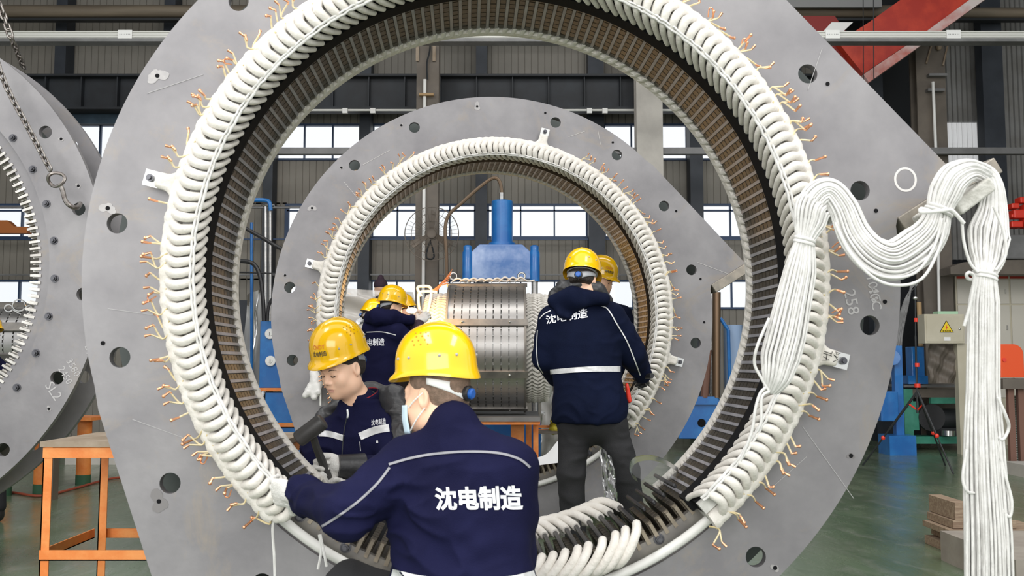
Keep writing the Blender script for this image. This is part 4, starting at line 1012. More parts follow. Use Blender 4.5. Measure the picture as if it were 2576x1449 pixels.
# ---- 2: the young worker with the mallet
J = dict(head=P(862, 926, 4.05), neck=P(905, 1018, 4.12), shL=P(985, 1100, 4.08), shR=P(805, 1112, 4.12), pelvis=P(905, 1330, 4.25),
         elL=P(1000, 1178, 3.95), wrL=P(866, 1174, 3.86), elR=P(790, 1225, 4.02), wrR=P(815, 1232, 3.86), hipL=P(950, 1350, 4.25), hipR=P(860, 1350, 4.25),
         knL=P(985, 1360, 3.98), knR=P(800, 1360, 3.98), anL=Vector((-.50, 4.2, .09)), anR=Vector((-.80, 4.2, .09)), toeL=Vector((-.52, 4.05, .04)), toeR=Vector((-.84, 4.05, .04)))
p2 = person('young worker seen from the front, yellow helmet tilted down, holding a black mallet', J, (143, 20, 0), 1.0, .009, seed=9, fine=True, logo=-12, wid=1.0, amp=.010, hatz=.066, sleeve=.92, collar=.015)
jk, bv = p2['jacket'], p2['bvh']
for pts, w in ((((802, 1090), (830, 1092), (864, 1102)), 15), (((905, 1098), (945, 1082), (979, 1076)), 19)):
    v, f = band_geo(pts, [w, w], 14); project_geo(bv, v, f, 'reflective_band', M['reflect'], jk, .004)
v, f = text_px('沈电制造', ((934, 1056), (970, 1051), (971, 1066), (934, 1071)), .01); project_geo(bv, v, f, 'chest_lettering', M['print_'], jk)
v, f = band_geo(((905, 1111), (907, 1135)), [2, 2], 6); project_geo(bv, v, f, 'pocket_zip', M['reflect'], jk)
v, f = band_geo(((948, 1108), (949, 1114)), [5, 5], 4); project_geo(bv, v, f, 'zip_pull', M['reflect'], jk)
v, f = band_geo(((872, 1052), (866, 1080), (862, 1120), (858, 1180)), [2.5, 2.5], 16); project_geo(bv, v, f, 'front_zip', M['dark'], jk, .005)
# standing collar, red lining, zip, hood behind the neck
nk = J['neck']; RB = frame(134, 18, 0)
mb = MB()
def colf(u, v):
    a = -PI*.90+u*PI*1.80; r = .072+.012*v+.010*math.cos(a); p = Vector((r*math.sin(a), -r*math.cos(a)*1.02, -.035+.085*v-.030*v*(1+math.cos(a-PI))*.5)); return nk+frame(150, 12, 4) @ p
mb.grid(colf, 30, 5); o = mb.build('collar', M['navy'], p2['root']); md = o.modifiers.new('s', 'SOLIDIFY'); md.thickness = .008
mb = MB(); mb.grid(lambda u, v: (lambda p: nk+(p-nk)*Vector((1, 1, 1)).x*.94+Vector((0, 0, .006)))(colf(u, .25+.77*v)), 30, 4); mb.build('collar_lining', M['redc'], p2['root'])
mb = MB(); z0 = P(874, 1030, 3.98); mb.tube([z0, z0+Vector((.004, -.006, -.02)), z0+Vector((.002, -.006, -.035))], [.004, .005, .004], 6); mb.build('zip_puller', M['bright'], p2['root'])
Fh = Field()
hp = [P(792, 1078, 4.12), P(812, 1050, 4.2), P(862, 1018, 4.28), P(930, 995, 4.26), P(985, 1012, 4.18), P(1012, 1060, 4.06), P(1002, 1105, 3.98)]
Fh.chain([np.array(q) for q in hp], [.02, .028, .04, .058, .062, .050, .03], .03); Fh.cap(np.array(P(945, 1020, 4.28)), np.array(P(985, 1050, 4.22)), .06, .06, .04)
me, _, _ = field_mesh('padded_hood', Fh, .007, M['padded'], amp=.014, sc=26, seed=2, rl=2); link('padded_hood', me, p2['root'])
hand_w = J['wrL']; glove(p2['root'], hand_w, (-.93, -.1, .12), (.12, -.10, 1.0) if False else (.0, -1, .05), ((1.3, 1.6, .9)), -1, s=1.15, cuff=lerp(J['wrL'], J['elL'], .12), thumb=1.0)
glove(p2['root'], J['wrR'], (.75, -.3, .35), (0, -.5, -.8), (.5, .6, .4), 1, s=1.0)
mb = MB(); mb.rod(lerp(J['wrL'], J['elL'], -.12), lerp(J['wrL'], J['elL'], .36), .047, 16, .056); mb.build('dark_cuff', M['liner'], p2['root'])
# mallet
a = P(803, 1066, 3.70); b_ = P(759, 1099, 3.70); ax = (a-b_).normalized()
ml = empty('mallet', lerp(a, b_, .5), 'black rubber mallet raised in the white-gloved hand of the young worker', 'mallet')
mb = MB(); T4 = Matrix.Translation(lerp(a, b_, .5)) @ ax.to_track_quat('Z', 'Y').to_matrix().to_4x4()
mb.lathe([(0, -.062), (.026, -.062), (.0315, -.057), (.033, -.045), (.033, .045), (.0315, .057), (.026, .062), (0, .062)], 24, T4); mb.build('mallet_head', M['rubber'], ml, smooth=40)
mb = MB(); mb.tube([lerp(a, b_, .45), P(796, 1125, 3.76), P(812, 1165, 3.80), P(826, 1205, 3.83)], [.014, .015, .017, .018], 10); mb.build('handle', M['rubber'], ml)
# ---- 3: worker standing with his back to us at the rear ring
Y3 = 5.5
J = dict(head=P(1464, 706, Y3-.02), neck=P(1462, 765, Y3), shL=P(1392, 808, Y3), shR=P(1534, 800, Y3), pelvis=P(1483, 1010, Y3), elL=P(1373, 900, Y3+.03), wrL=P(1400, 955, Y3+.22),
         elR=P(1590, 890, Y3+.06), wrR=P(1618, 945, Y3+.24), hipL=P(1448, 1060, Y3), hipR=P(1528, 1060, Y3), knL=P(1436, 1190, Y3-.02), knR=P(1575, 1185, Y3-.03),
         anL=Vector((P(1448, 1300, Y3).x, Y3, .09)), anR=Vector((P(1602, 1300, Y3).x, Y3, .09)), toeL=Vector((P(1445, 1300, Y3).x, Y3+.16, .04)), toeR=Vector((P(1625, 1300, Y3).x, Y3+.14, .04)))
p3 = person('standing worker in a long dark navy coat, back to us, reaching into the rear ring', J, (-14, 24, 0), 1.0, .011, jm='navy2', seed=6, wid=1.10, hem=P(1483, 1062, Y3).z, back=None, hatz=.045, sleeve=1.18, amp=.008, depth=1.1)
jk, bv = p3['jacket'], p3['bvh']
v, f = text_px('沈电制造', ((1372, 794), (1478, 774), (1479, 799), (1374, 816))); project_geo(bv, v, f, 'back_lettering', M['print_'], jk)
for pts, w in ((((1488, 764), (1515, 770), (1531, 780), (1552, 815), (1578, 860), (1600, 915), (1611, 945)), 3), (((1385, 781), (1368, 790), (1356, 803)), 2.5), (((1352, 830), (1350, 870), (1353, 915), (1366, 940)), 2.5)):
    v, f = band_geo(pts, [w, w], 30); project_geo(bv, v, f, 'piping', M['reflect'], jk, .005)
v, f = band_geo(((1384, 936), (1440, 931), (1500, 928), (1561, 928)), [12, 14], 30); project_geo(bv, v, f, 'reflective_band', M['reflect'], jk, .006)
Fh = Field()
for a, r1_, b_, r2_ in (((1392, 756), .035, (1440, 742), .05), ((1440, 742), .05, (1520, 752), .035), ((1396, 762), .028, (1410, 790), .02), ((1520, 752), .03, (1470, 765), .02), ((1410, 790), .02, (1428, 797), .02), ((1428, 796), .02, (1458, 762), .03), ((1418, 766), .042, (1446, 758), .042)):
    Fh.cap(np.array(P(*a, Y3-.06)), np.array(P(*b_, Y3-.10)), r1_, r2_, .03)
me, _, _ = field_mesh('hood', Fh, .009, M['navy2'], amp=.008, sc=22, seed=8, rl=2); link('hood', me, p3['root'])
Fh = Field(); Fh.chain([np.array(P(x, y, Y3+d)) for x, y, d in ((1392, 742, -.02), (1420, 722, -.03), (1460, 716, -.04), (1505, 728, -.03), (1530, 755, 0))], [.03, .036, .04, .036, .028], .03)
me, _, _ = field_mesh('fleece_collar', Fh, .009, M['padded'], amp=.006, sc=40, seed=8); link('fleece_collar', me, p3['root'])
Fh = Field(); Fh.cap(np.array(P(1577, 968, Y3+.02)), np.array(P(1583, 1008, Y3+.03)), .012, .016); me, _, _ = field_mesh('red_lining', Fh, .008, M['red']); link('red_lining', me, p3['root'])
glove(p3['root'], J['wrR'], (.3, .9, -.2), (-.8, .2, -.3), (.6, .8, .5), 1, m='liner'); glove(p3['root'], J['wrL'], (.1, 1, -.1), (.8, .2, -.3), (.4, .5, .4), -1)
mb = MB(); a = P(1608, 948, Y3+.22); b_ = P(1640, 945, Y3+.12); mb.rod(a, b_, .016, 12); mb.build('handle', M['liner'], tag(empty('hand_tool', a, 'dark round-handled tool held by the standing worker in the long coat', 'tool'), None))
# ---- 4: worker behind him, inside the rear ring
Y4 = 6.9
J = dict(head=P(1508, 708, Y4), neck=P(1510, 765, Y4+.03), shL=P(1565, 800, Y4-.06), shR=P(1480, 800, Y4+.16), pelvis=P(1520, 990, Y4+.06), elL=P(1590, 880, Y4-.1), wrL=P(1560, 930, Y4-.02), elR=P(1475, 900, Y4+.15), wrR=P(1530, 950, Y4+.05),
         hipL=P(1535, 1030, Y4), hipR=P(1500, 1030, Y4+.1), knL=P(1540, 1160, Y4), knR=P(1505, 1160, Y4+.1), anL=Vector((.72, Y4, .09)), anR=Vector((.58, Y4+.1, .09)), toeL=Vector((.85, Y4-.1, .04)), toeR=Vector((.72, Y4+.02, .04)))
p4 = person('worker half hidden behind the long-coated man, helmet front turned right', J, (-118, 14, 0), .98, .014, jm='navy2', seed=2, logo=42, hatz=.045)
# ---- 5: worker welding, back turned
Y5 = 8.5
J = dict(head=P(985, 772, Y5), neck=P(970, 812, Y5), shL=P(935, 826, Y5+.1), shR=P(1000, 840, Y5-.1), pelvis=P(955, 990, Y5), elR=P(1046, 868, Y5-.05), wrR=P(1052, 812, Y5+.1), elL=P(1000, 850, Y5+.25), wrL=P(1040, 800, Y5+.22),
         hipL=P(945, 1030, Y5+.05), hipR=P(970, 1030, Y5-.05), knL=P(945, 1110, Y5+.05), knR=P(975, 1110, Y5-.05), anL=Vector((-1.24, Y5+.06, .09)), anR=Vector((-1.12, Y5-.06, .09)), toeL=Vector((-1.1, Y5+.14, .04)), toeR=Vector((-.98, Y5, .04)))
p5 = person('worker in navy jacket welding at the wound core, seen from behind, helmet on', J, (-68, 12, 0), 1.0, .015, jm='navy', seed=12, wid=1.12, back=None, hatz=.048, sleeve=1.1)
jk, bv = p5['jacket'], p5['bvh']
v, f = text_px('沈电制造', ((908, 852), (967, 850), (967, 870), (908, 870))); project_geo(bv, v, f, 'back_lettering', M['print_'], jk)
v, f = band_geo(((922, 836), (960, 835), (996, 843)), [2.4, 2.4], 14); project_geo(bv, v, f, 'piping', M['reflect'], jk, .006)
Fh = Field(); Fh.chain([np.array(P(x, y, Y5+d)) for x, y, d in ((930, 800, .02), (950, 796, -.08), (985, 800, -.1), (1030, 806, -.02))], [.05, .07, .065, .045], .04)
me, _, _ = field_mesh('hood', Fh, .012, M['navy'], amp=.008, sc=22, seed=1); link('hood', me, p5['root'])
glove(p5['root'], J['wrR'], (.55, .3, .55), (0, .9, -.2), (.5, .6, .5), 1); glove(p5['root'], J['wrL'], (.9, .1, .1), (0, -.8, -.2), (.7, .9, .6), -1)
mb = MB(); mb.rod(lerp(J['wrR'], J['elR'], .05), lerp(J['wrR'], J['elR'], .45), .062, 12, .07); mb.build('plum_cuff', M['purple'], p5['root'])
# ---- 6, 7, 8: further workers
def simple(label, hx, hy, Y, yaw, pitch, jm, seed, hat='helmet', lean=0):
    h = P(hx, hy, Y); zz = h.z; f = frame(yaw) @ Vector((0, 1, 0)); r = frame(yaw) @ Vector((1, 0, 0)); n_ = Vector((h.x, h.y, 0))-f*.04
    k = (zz-.08)/1.55; J = dict(head=h, neck=n_+Vector((0, 0, zz-.16)), pelvis=n_-f*lean+Vector((0, 0, .95*k)))
    for s, q in (('L', -1), ('R', 1)):
        J['sh'+s] = n_+r*q*.165+Vector((0, 0, zz-.27)); J['el'+s] = n_+r*q*.23+f*.12+Vector((0, 0, zz-.5)); J['wr'+s] = n_+r*q*.15+f*.34+Vector((0, 0, zz-.45))
        b_ = n_-f*lean; J['hip'+s] = b_+r*q*.09+Vector((0, 0, .88*k)); J['kn'+s] = b_+r*q*.1+f*.03+Vector((0, 0, .48*k)); J['an'+s] = b_+r*q*.11+Vector((0, 0, .09)); J['toe'+s] = b_+r*q*.13+f*.16+Vector((0, 0, .04))
    return person(label, J, (yaw, pitch, 0), 1.0, .018, jm=jm, seed=seed, hat=hat, hair=hat == 'helmet')
simple('worker in black spotted jacket, yellow helmet half hidden behind the welding worker', 936, 800, 9.45, -60, 25, 'padded', 3)
simple('worker on the far side of the weld, only a slice of yellow helmet showing', 1019, 783, 10.65, 100, 20, 'navy', 5)
simple('person in a plum knitted bobble hat, far back above the plastic cover', 957, 728, 12.2, 20, 0, 'purple', 8, hat='beanie')
simple('worker in navy at the left picture edge, seen through the hanging ring', -38, 850, 6.6, 60, 20, 'navy', 9)
# torch and its flame
tp = P(1040, 783, 8.75)
tq = empty('welding_torch', tp, 'welding torch with a bright flame at the white coil ends', 'torch')
mb = MB(); mb.tube(cat_rom([P(1072, 800, 8.85), P(1062, 790, 8.8), P(1048, 785, 8.76)], 5), .008, 7); mb.build('nozzle', M['copper'], tq)
mb = MB(); mb.ell(P(1036, 781, 8.74), (.05, .025, .028), 12); mb.build('flame', M['glow'], tq)
l = bpy.data.lights.new('torch_light', 'POINT'); l.energy = 26; l.color = (1, .55, .18); l.shadow_soft_size = .05; o = bpy.data.objects.new('torch_light', l); COL.objects.link(o); o.location = P(1066, 782, 8.92)
# ================================================================== cord bundles on the right
def bundle(name, ctrl, n, r, label, seed=0, dpt=.5, loose=.05, tie=(), m='cord', group=None, ns=60):
    """ctrl: (px, py, Y, width px)"""
    rnd = random.Random(seed); root = empty(name, P(*ctrl[-1][:3]), label, 'cord bundle', group)
    C3 = cat_rom([P(a, b, c) for a, b, c, d in ctrl], 10); ws = [d/F*c for a, b, c, d in ctrl]; WW = np.interp(np.linspace(0, len(ctrl)-1, len(C3)), range(len(ctrl)), ws)
    view = Vector((0, 1, 0)); mb = MB()
    for i in range(n):
        q = (i+.5)/n; rad = math.sqrt(q); an = i*2.39996; a0, b0 = math.cos(an)*rad*.5, math.sin(an)*rad*.5; ph = rnd.uniform(0, 6); am = rnd.uniform(.2, 1)*loose; pts = []
        e0 = rnd.uniform(0, .02)
        for k, p in enumerate(C3):
            t = (C3[min(k+1, len(C3)-1)]-C3[max(k-1, 0)]).normalized(); sd = t.cross(view).normalized(); dp = sd.cross(t)
            s_ = k/len(C3); wob = math.sin(ph+s_*9+i)*am; wob2 = math.cos(ph*1.3+s_*7+i*.7)*am*.5
            pts.append(p+sd*WW[k]*(a0+wob*.3)+dp*WW[k]*dpt*(b0+wob2*.3))
        mb.tube(pts, r, 6)
    o = mb.build('strands', M[m], root, smooth=60, recalc=False)
    for (k, w) in tie:
        c = P(*ctrl[k][:3]); tt = (P(*ctrl[min(k+1, len(ctrl)-1)][:3])-P(*ctrl[max(k-1, 0)][:3])).normalized(); sd = tt.cross(view).normalized(); dp = sd.cross(tt); ww = ws[k]*.56*w
        mb = MB(); ring = []
        for q in range(44):
            a = 2*PI*q/22; ring.append(c+sd*math.cos(a)*ww+dp*math.sin(a)*ww*dpt*1.25+tt*(q/44-.5)*.022)
        mb.tube(ring, r*1.3, 6); mb.build('tie', M[m], root, smooth=60)
    return root
def loose_cord(root, pts, r=.0048, name='loose_strand', Y=None):
    mb = MB(); mb.tube(cat_rom([P(*p) for p in pts], 6), r, 7); return mb.build(name, M['cord'], root, smooth=60)
YB = 2.93
b1 = bundle('cord_bundle', [(2085, 560, 3.0, 90), (2066, 510, 2.98, 80), (2045, 520, YB, 95), (2035, 560, YB, 80), (2024, 605, YB, 44), (2012, 680, YB, 78), (1995, 760, YB, 88), (1978, 840, YB, 98), (1962, 900, YB-.0, 98), (1952, 950, YB, 72), (1938, 985, YB+.02, 30)], 70, .0044, 'thick hank of white cord hanging over the right side of the front ring', 3, .5, .05, tie=((4, 1.0),))
loose_cord(b1, ((1935, 800, YB-.02), (1905, 870, YB-.02), (1898, 915, YB), (1915, 950, YB), (1935, 985, YB)))
loose_cord(b1, ((1926, 975, YB), (1912, 990, YB-.01), (1900, 1030, YB-.01), (1890, 1090, YB), (1862, 1160, YB+.02)))
loose_cord(b1, ((1935, 985, YB), (1916, 1000, YB-.01), (1915, 1060, YB-.01), (1905, 1085, YB)))
b2 = bundle('cord_bundle', [(2030, 560, 2.97, 70), (2048, 500, 2.93, 70), (2085, 480, YB, 66), (2120, 520, YB, 76), (2150, 590, YB, 88), (2195, 640, YB-.02, 98), (2250, 655, YB-.03, 104), (2310, 620, YB-.02, 104), (2345, 580, YB-.02, 84), (2362, 530, YB-.02, 60), (2378, 485, YB-.03, 80), (2402, 446, YB-.03, 78), (2445, 428, 2.96, 56), (2488, 446, 3.04, 50)], 80, .0044, 'thick hank of white cord slung from the ring to the steel foot pad', 5, .5, .05, tie=((9, 1.0),))
loose_cord(b2, ((2100, 560, YB-.05), (2140, 640, YB-.06), (2200, 700, YB-.06), (2260, 718, YB-.06), (2320, 700, YB-.06), (2360, 630, YB-.05), (2378, 560, YB-.04)))
loose_cord(b2, ((2110, 580, YB-.05), (2150, 650, YB-.05), (2205, 690, YB-.05), (2260, 698, YB-.05), (2310, 680, YB-.05), (2350, 620, YB-.05), (2370, 550, YB-.04)))
loose_cord(b2, ((2345, 533, YB-.06), (2318, 525, YB-.06), (2320, 534, YB-.07), (2370, 530, YB-.08), (2395, 530, YB-.07), (2425, 562, YB-.06)), .006)
b3 = bundle('cord_bundle', [(2425, 436, 3.02, 40), (2460, 432, 3.03, 50), (2494, 456, 3.03, 46), (2496, 530, 3.03, 76), (2486, 590, 3.0, 112), (2482, 650, 2.97, 88), (2478, 692, 2.95, 50), (2474, 760, 2.95, 76), (2473, 860, 2.95, 78), (2472, 980, 2.95, 80), (2474, 1100, 2.95, 96), (2478, 1220, 2.95, 108), (2484, 1340, 2.95, 118), (2486, 1440, 2.95, 122), (2486, 1560, 2.95, 120), (2486, 1700, 2.95, 100)], 84, .0045, 'long hank of white cord hanging from the steel foot pad down the right side', 8, .5, .06, tie=((6, 1.0),))
loose_cord(b3, ((2448, 705, YB-.02), (2434, 700, YB-.04), (2432, 690, YB-.05), (2440, 686, YB-.05), (2450, 700, YB-.04), (2442, 760, YB-.03), (2425, 820, YB-.02)), .0052)
loose_cord(b3, ((2510, 1000, YB-.02), (2530, 1045, YB-.02), (2538, 1075, YB), (2524, 1105, YB), (2510, 1100, YB)))
loose_cord(b3, ((2500, 1080, YB), (2530, 1200, YB), (2545, 1260, YB), (2540, 1300, YB), (2520, 1280, YB)))
loose_cord(b3, ((2432, 1130, YB-.02), (2422, 1200, YB-.02), (2432, 1235, YB-.02), (2450, 1240, YB)))
loose_cord(b3, ((2500, 520, YB), (2524, 580, YB), (2530, 640, YB), (2505, 680, YB)))
loose_cord(b3, ((2420, 560, YB), (2425, 610, YB), (2440, 660, YB), (2460, 685, YB)))
# wrapping on the end of the foot pad
q = [P(x, y, 2.94) for x, y in ((2402, 508), (2490, 444), (2508, 476), (2422, 540))]; mb = MB(); mb.prism([(v.x, v.z) for v in q], .33, Matrix.Translation((0, 3.27, 0)) @ Matrix.Rotation(PI/2, 4, 'X'))
o = mb.build('pad_wrapping', M['wrap'], None, bevel=.006); o.parent = s1; o.matrix_parent_inverse = (Matrix.Translation(ST1) @ Matrix.Rotation(RZ1, 4, 'Z')).inverted()
# glove-like knot of white cord on the rear ring
kn = Field(); 
for i, (a, b_) in enumerate((((785, 975), (768, 995)), ((795, 950), (778, 985)), ((800, 965), (790, 1000)), ((790, 940), (800, 985)))): kn.cap(np.array(P(*a, 5.85)), np.array(P(*b_, 5.82)), .028, .018, .02)
me, _, _ = field_mesh('cord_knot', kn, .006, M['cord'], amp=.004, sc=70); o = link('cord_knot', me); tag(o, 'loose knot of white cord hanging at the left of the rear ring', 'cord')
mb = MB(); mb.tube(cat_rom([P(805, 960, 5.84), P(806, 985, 5.83), P(806, 1020, 5.83)], 4), .006, 6); mb.build('loose_strand', M['cord'], o, loc=(0, 0, 0))
# clear films
def sheet(name, pts, rows, m, label, cat, seed, amp=.02, thick=0):
    """hanging or lying film over a quad of 3D corners"""
    a, b_, c, d = [Vector(p) for p in pts]; nrm = (b_-a).cross(d-a).normalized(); mb = MB()
    def f(u, v):
        p = a*(1-u)*(1-v)+b_*u*(1-v)+c*u*v+d*(1-u)*v; s_ = seed*3.1
        return p+nrm*amp*(math.sin(9*u+5*v+s_)+math.sin(14*v-6*u+2*s_)+.6*abs(math.sin(17*u*v+11*u+s_)))
    mb.grid(f, rows, rows); o = mb.build(name, M[m], smooth=25 if m == 'film' else 70, recalc=False); return tag(o, label, cat)
sheet('plastic_film', (P(1508, 1120, 5.35), P(1540, 1150, 5.35), P(1556, 1262, 5.35), P(1520, 1262, 5.32)), 14, 'film', 'crumpled clear plastic film hanging between the standing worker\'s legs', 'plastic film', 2, .012)
mb = MB(); pts = cat_rom([P(1600, 1200, 3.5), P(1584, 1185, 3.48), P(1590, 1155, 3.48), P(1625, 1144, 3.5), P(1665, 1152, 3.52), P(1705, 1176, 3.55)], 5)
vs = []
for p in pts: vs += [p, p+Vector((.02, .10, -.03))]
mb.add(vs, [(2*i, 2*i+2, 2*i+3, 2*i+1) for i in range(len(pts)-1)])
mb.add([pts[0], pts[5], pts[10], pts[15], pts[20], pts[25], P(1700, 1200, 3.54), P(1650, 1222, 3.52)], [tuple(range(8))])
o = mb.build('plastic_film', M['film'], smooth=25, recalc=False); tag(o, 'clear bent plastic sheet resting on the open slots at lower right of the front ring', 'plastic film')
0 and sheet('plastic_film', (P(1690, 1250, 3.16), P(1735, 1190, 3.2), P(1755, 1215, 3.2), P(1712, 1285, 3.14)), 8, 'film', 'small clear plastic strip wrapped round the last coil at lower right', 'plastic film', 5, .006)
# white paper flap on the open slots of the rear ring
mb = MB(); mb.grid(lambda u, v: P(1334+72*u, 1173-9*u-v*(8+46*u**1.3+4*math.sin(8*u)), 5.97+.12*v), 12, 5); mb.build('paper_flap', M['paper'], smooth=60, recalc=False, label='white paper flap standing on the open slots of the rear ring', cat='paper')

# ================================================================== left foreground: orange table
tb = empty('work_table', (-1.5, 4.15, 0), 'orange steel work table with brown top behind the front ring at lower left', 'table')
X0, X1, YA, YBk = -1.93, -1.0, 3.97, 4.45; HT = .745
ang = .038
for i, (x, y) in enumerate(((X0, YA), (X1, YA), (X0+.03, YBk), (X1+.03, YBk))):
    mb = MB(); mb.b2((x, y, 0), (x+ang, y+.005, HT)); mb.b2((x, y, 0), (x+.005, y+ang, HT)); mb.build('leg', M['orange'], tb, smooth=0)
for z, nm in ((HT-.045, 'apron'), (.285, 'shelf_rail')):
    for (a, b_) in (((X0, YA-.003, z), (X1+ang, YA+.004, z+.042)), ((X0+.03, YBk+.03, z), (X1+ang, YBk+.037, z+.042)), ((X0-.002, YA, z), (X0+.004, YBk+.03, z+.042)), ((X1+ang, YA, z), (X1+ang+.006, YBk+.03, z+.042))):
        mb = MB(); mb.b2(a, b_); 
        if z < .4: mb.b2((a[0], a[1], z), (b_[0], b_[1]+(.02 if b_[0]-a[0] > .5 else 0), z+.005))
        mb.build(nm, M['orange'], tb, smooth=0)
mb = MB(); mb.b2((X0-.01, YA-.01, HT), (X1+.05, YBk+.05, HT+.022)); mb.build('table_top', M['orange_top'], tb, smooth=0)
mb = MB(); mb.grid(lambda u, v: Vector((-1.78+.34*u, 4.22+.2*v, HT+.024+.012*u*math.sin(2.5*u)*abs(1-v))), 8, 4); mb.build('paper_sheet', M['paper'], smooth=60, recalc=False, label='white sheets of paper lying on the orange work table', cat='paper')
# orange pipe stands under the plate far left
def stand(px, Y, r, h, label):
    x = xat(px, Y, 1150); s_ = empty('pipe_stand', (x, Y, 0), label, 'stand'); mb = MB(); mb.rod((x, Y, .09), (x, Y, h), r, 18); mb.build('post', M['orange'], s_)
    mb = MB(); mb.rod((x, Y, 0), (x, Y, .09), r+.003, 18); mb.build('painted_foot', mat('foot_green', (.03, .10, .05), .6), s_); mb = MB(); mb.box((x, Y, h+.015), (.26, .34, .03)); mb.build('top_plate', M['orange'], s_, smooth=0)
stand(106, 8.05, .06, .52, 'stout orange pipe stand with green foot at far left behind the hanging ring')
stand(211, 8.7, .062, .58, 'stout orange pipe stand left of the orange table leg, further back')
stand(12, 8.0, .06, .52, 'orange pipe stand at the left picture edge, mostly hidden by the hanging ring')
mb = MB(); mb.tube(cat_rom([(xat(-60, 8.3), 8.3, .012), (xat(0, 8.22), 8.22, .012), (xat(60, 8.1), 8.08, .012), (xat(125, 7.88), 7.88, .012), (xat(200, 8.3), 8.3, .012), (xat(295, 9.0), 9.1, .012), (xat(420, 9.2), 9.3, .012)], 6), .011, 7); mb.build('red_cable', mat('dull_red', (.30, .06, .03), .5), label='reddish cable snaking over the floor at far left', cat='cable')
mb = MB(); mb.b2((xat(180, 10.4), 10.4, 0), (xat(420, 10.4), 10.8, .14)); mb.build('kerb_block', M['concrete'], smooth=0, label='low pale kerb on the floor behind the orange pipe stands', cat='kerb')

# ================================================================== wound cores (horizontal axis)
def wound_core(name, cx, cy, cz, R_, L_, label, heads=True, nd=10):
    """stator core with its axis along x, ducts as dark grooves, clamp bars and herringbone coil heads"""
    c = empty(name, (cx, cy, cz-R_), label, 'wound core'); T = Matrix.Translation((cx, cy, cz)) @ Matrix.Rotation(PI/2, 4, 'Y')
    prof = [(0, -L_/2), (R_, -L_/2)]; x = -L_/2; st = L_/nd
    for i in range(nd):
        x2 = x+st; prof += [(R_, x2-.012), (R_-.03, x2-.012), (R_-.03, x2)] if i < nd-1 else []; prof += [(R_, x2)]; x = x2
    prof += [(0, L_/2)]
    mb = MB(); mb.lathe(prof, 60, T); mb.build('core', M['rotorside'], c, smooth=20)
    mb = MB()
    for i in range(nd-1):
        X = cx-L_/2+st*(i+1)-.006
        for k in range(26):
            a = D2(100+k*160/25); mb.box((X, cy+math.cos(a)*(R_-.012), cz+math.sin(a)*(R_-.012)), (.011, .03, .012), Matrix.Rotation(a, 3, 'X'))
    o = mb.build('spacer_fingers', M['steel'], c, smooth=0)
    for a in (103, 159, 204, 250):
        yy, zz = cy+math.cos(D2(a))*(R_+.012), cz+math.sin(D2(a))*(R_+.012)
        mb = MB(); mb.box((cx, yy, zz), (L_+.05, .028, .07), Matrix.Rotation(D2(a), 3, 'X')); b_ = mb.build('clamp_bar', M['clamp'], c, smooth=0)
        for q in (-.3, .3):
            mb = MB(); mb.ell((cx+q*L_, yy+math.cos(D2(a))*.02, zz+math.sin(D2(a))*.02), (.012, .012, .012), 8); mb.build('bolt', M['bright'], b_, loc=(0, 0, 0))
    for s_ in (-1, 1):
        mb = MB(); mb.lathe([(0, 0), (R_+.02, 0), (R_+.02, .02), (0, .02)], 48, Matrix.Translation((cx+s_*(L_/2)-.01, cy, cz)) @ Matrix.Rotation(PI/2, 4, 'Y')); mb.build('end_plate', M['clamp'], c)
        mb = MB(); ez = Matrix.Translation((cx+s_*(L_/2-.03), cy, cz+R_+.10)); mb.tube([ez @ Vector((.035*math.cos(a), .0, .035*math.sin(a))) for a in [2*PI*k/16 for k in range(16)]], .011, 7, closed=True); mb.rod(ez @ Vector((0, 0, -.03)), ez @ Vector((0, 0, -.06)), .014, 8); mb.build('eye_bolt', M['bright'], c)
        if heads:
            mb = MB(); Rr = R_-.10; hw = .24
            mb.lathe([(Rr-.03, 0), (Rr-.005, 0), (Rr-.005, hw), (Rr-.06, hw+.03), (Rr-.16, hw)], 40, Matrix.Translation((cx+s_*L_/2, cy, cz)) @ Matrix.Rotation(s_*PI/2, 4, 'Y')); hd = mb.build('coil_head_body', M['tape2'], c)
            mb = MB(); n_ = 76
            for row in range(4):
                x0 = cx+s_*(L_/2+.012+.056*row); x1 = x0+s_*.056; dz = .045*(1 if row % 2 else -1)
                for k in range(n_):
                    a = 2*PI*k/n_; a0 = a-dz/Rr*.5; a1 = a+dz/Rr*.5; rr = Rr+.004-(.01 if row == 3 else 0)
                    if math.cos(a) > .35: continue
                    mb.tube([(x0, cy+math.cos(a0)*rr, cz+math.sin(a0)*rr), ((x0+x1)/2, cy+math.cos(a)*(rr+.008), cz+math.sin(a)*(rr+.008)), (x1, cy+math.cos(a1)*rr, cz+math.sin(a1)*rr)], [.012, .0145, .012], 5)
            mb.build('herringbone_coils', M['tape'], c, smooth=60, recalc=False)
    return c
YR = 9.75; zt_, zb_ = P(1222, 718, YR-.3).z, P(1222, 1036, YR-.65).z; Rr_ = .635
cxr = xat(1222, YR-.6, 870); czr = (P(1222, 716, YR).z+P(1222, 1036, YR).z)/2
wound_core('wound_core', cxr, YR, czr, Rr_, .76, 'large wound steel core with white herringbone coil ends on the table in the middle')
mb = MB()
rnd = random.Random(4)
for k in range(9):
    x0 = cxr-.36+.08*k; z0 = czr+Rr_+.03; mb.tube(cat_rom([(x0, YR-.1, z0), (x0+.06, YR-.12, z0+.03+rnd.uniform(0, .02)), (x0+.13, YR-.1, z0+.01), (x0+.2, YR-.08, z0+.02)], 5), .010, 6)
mb.build('loose_leads', M['cord'], smooth=60, label='white loose leads lying on top of the wound steel core', cat='cord', kind='stuff')
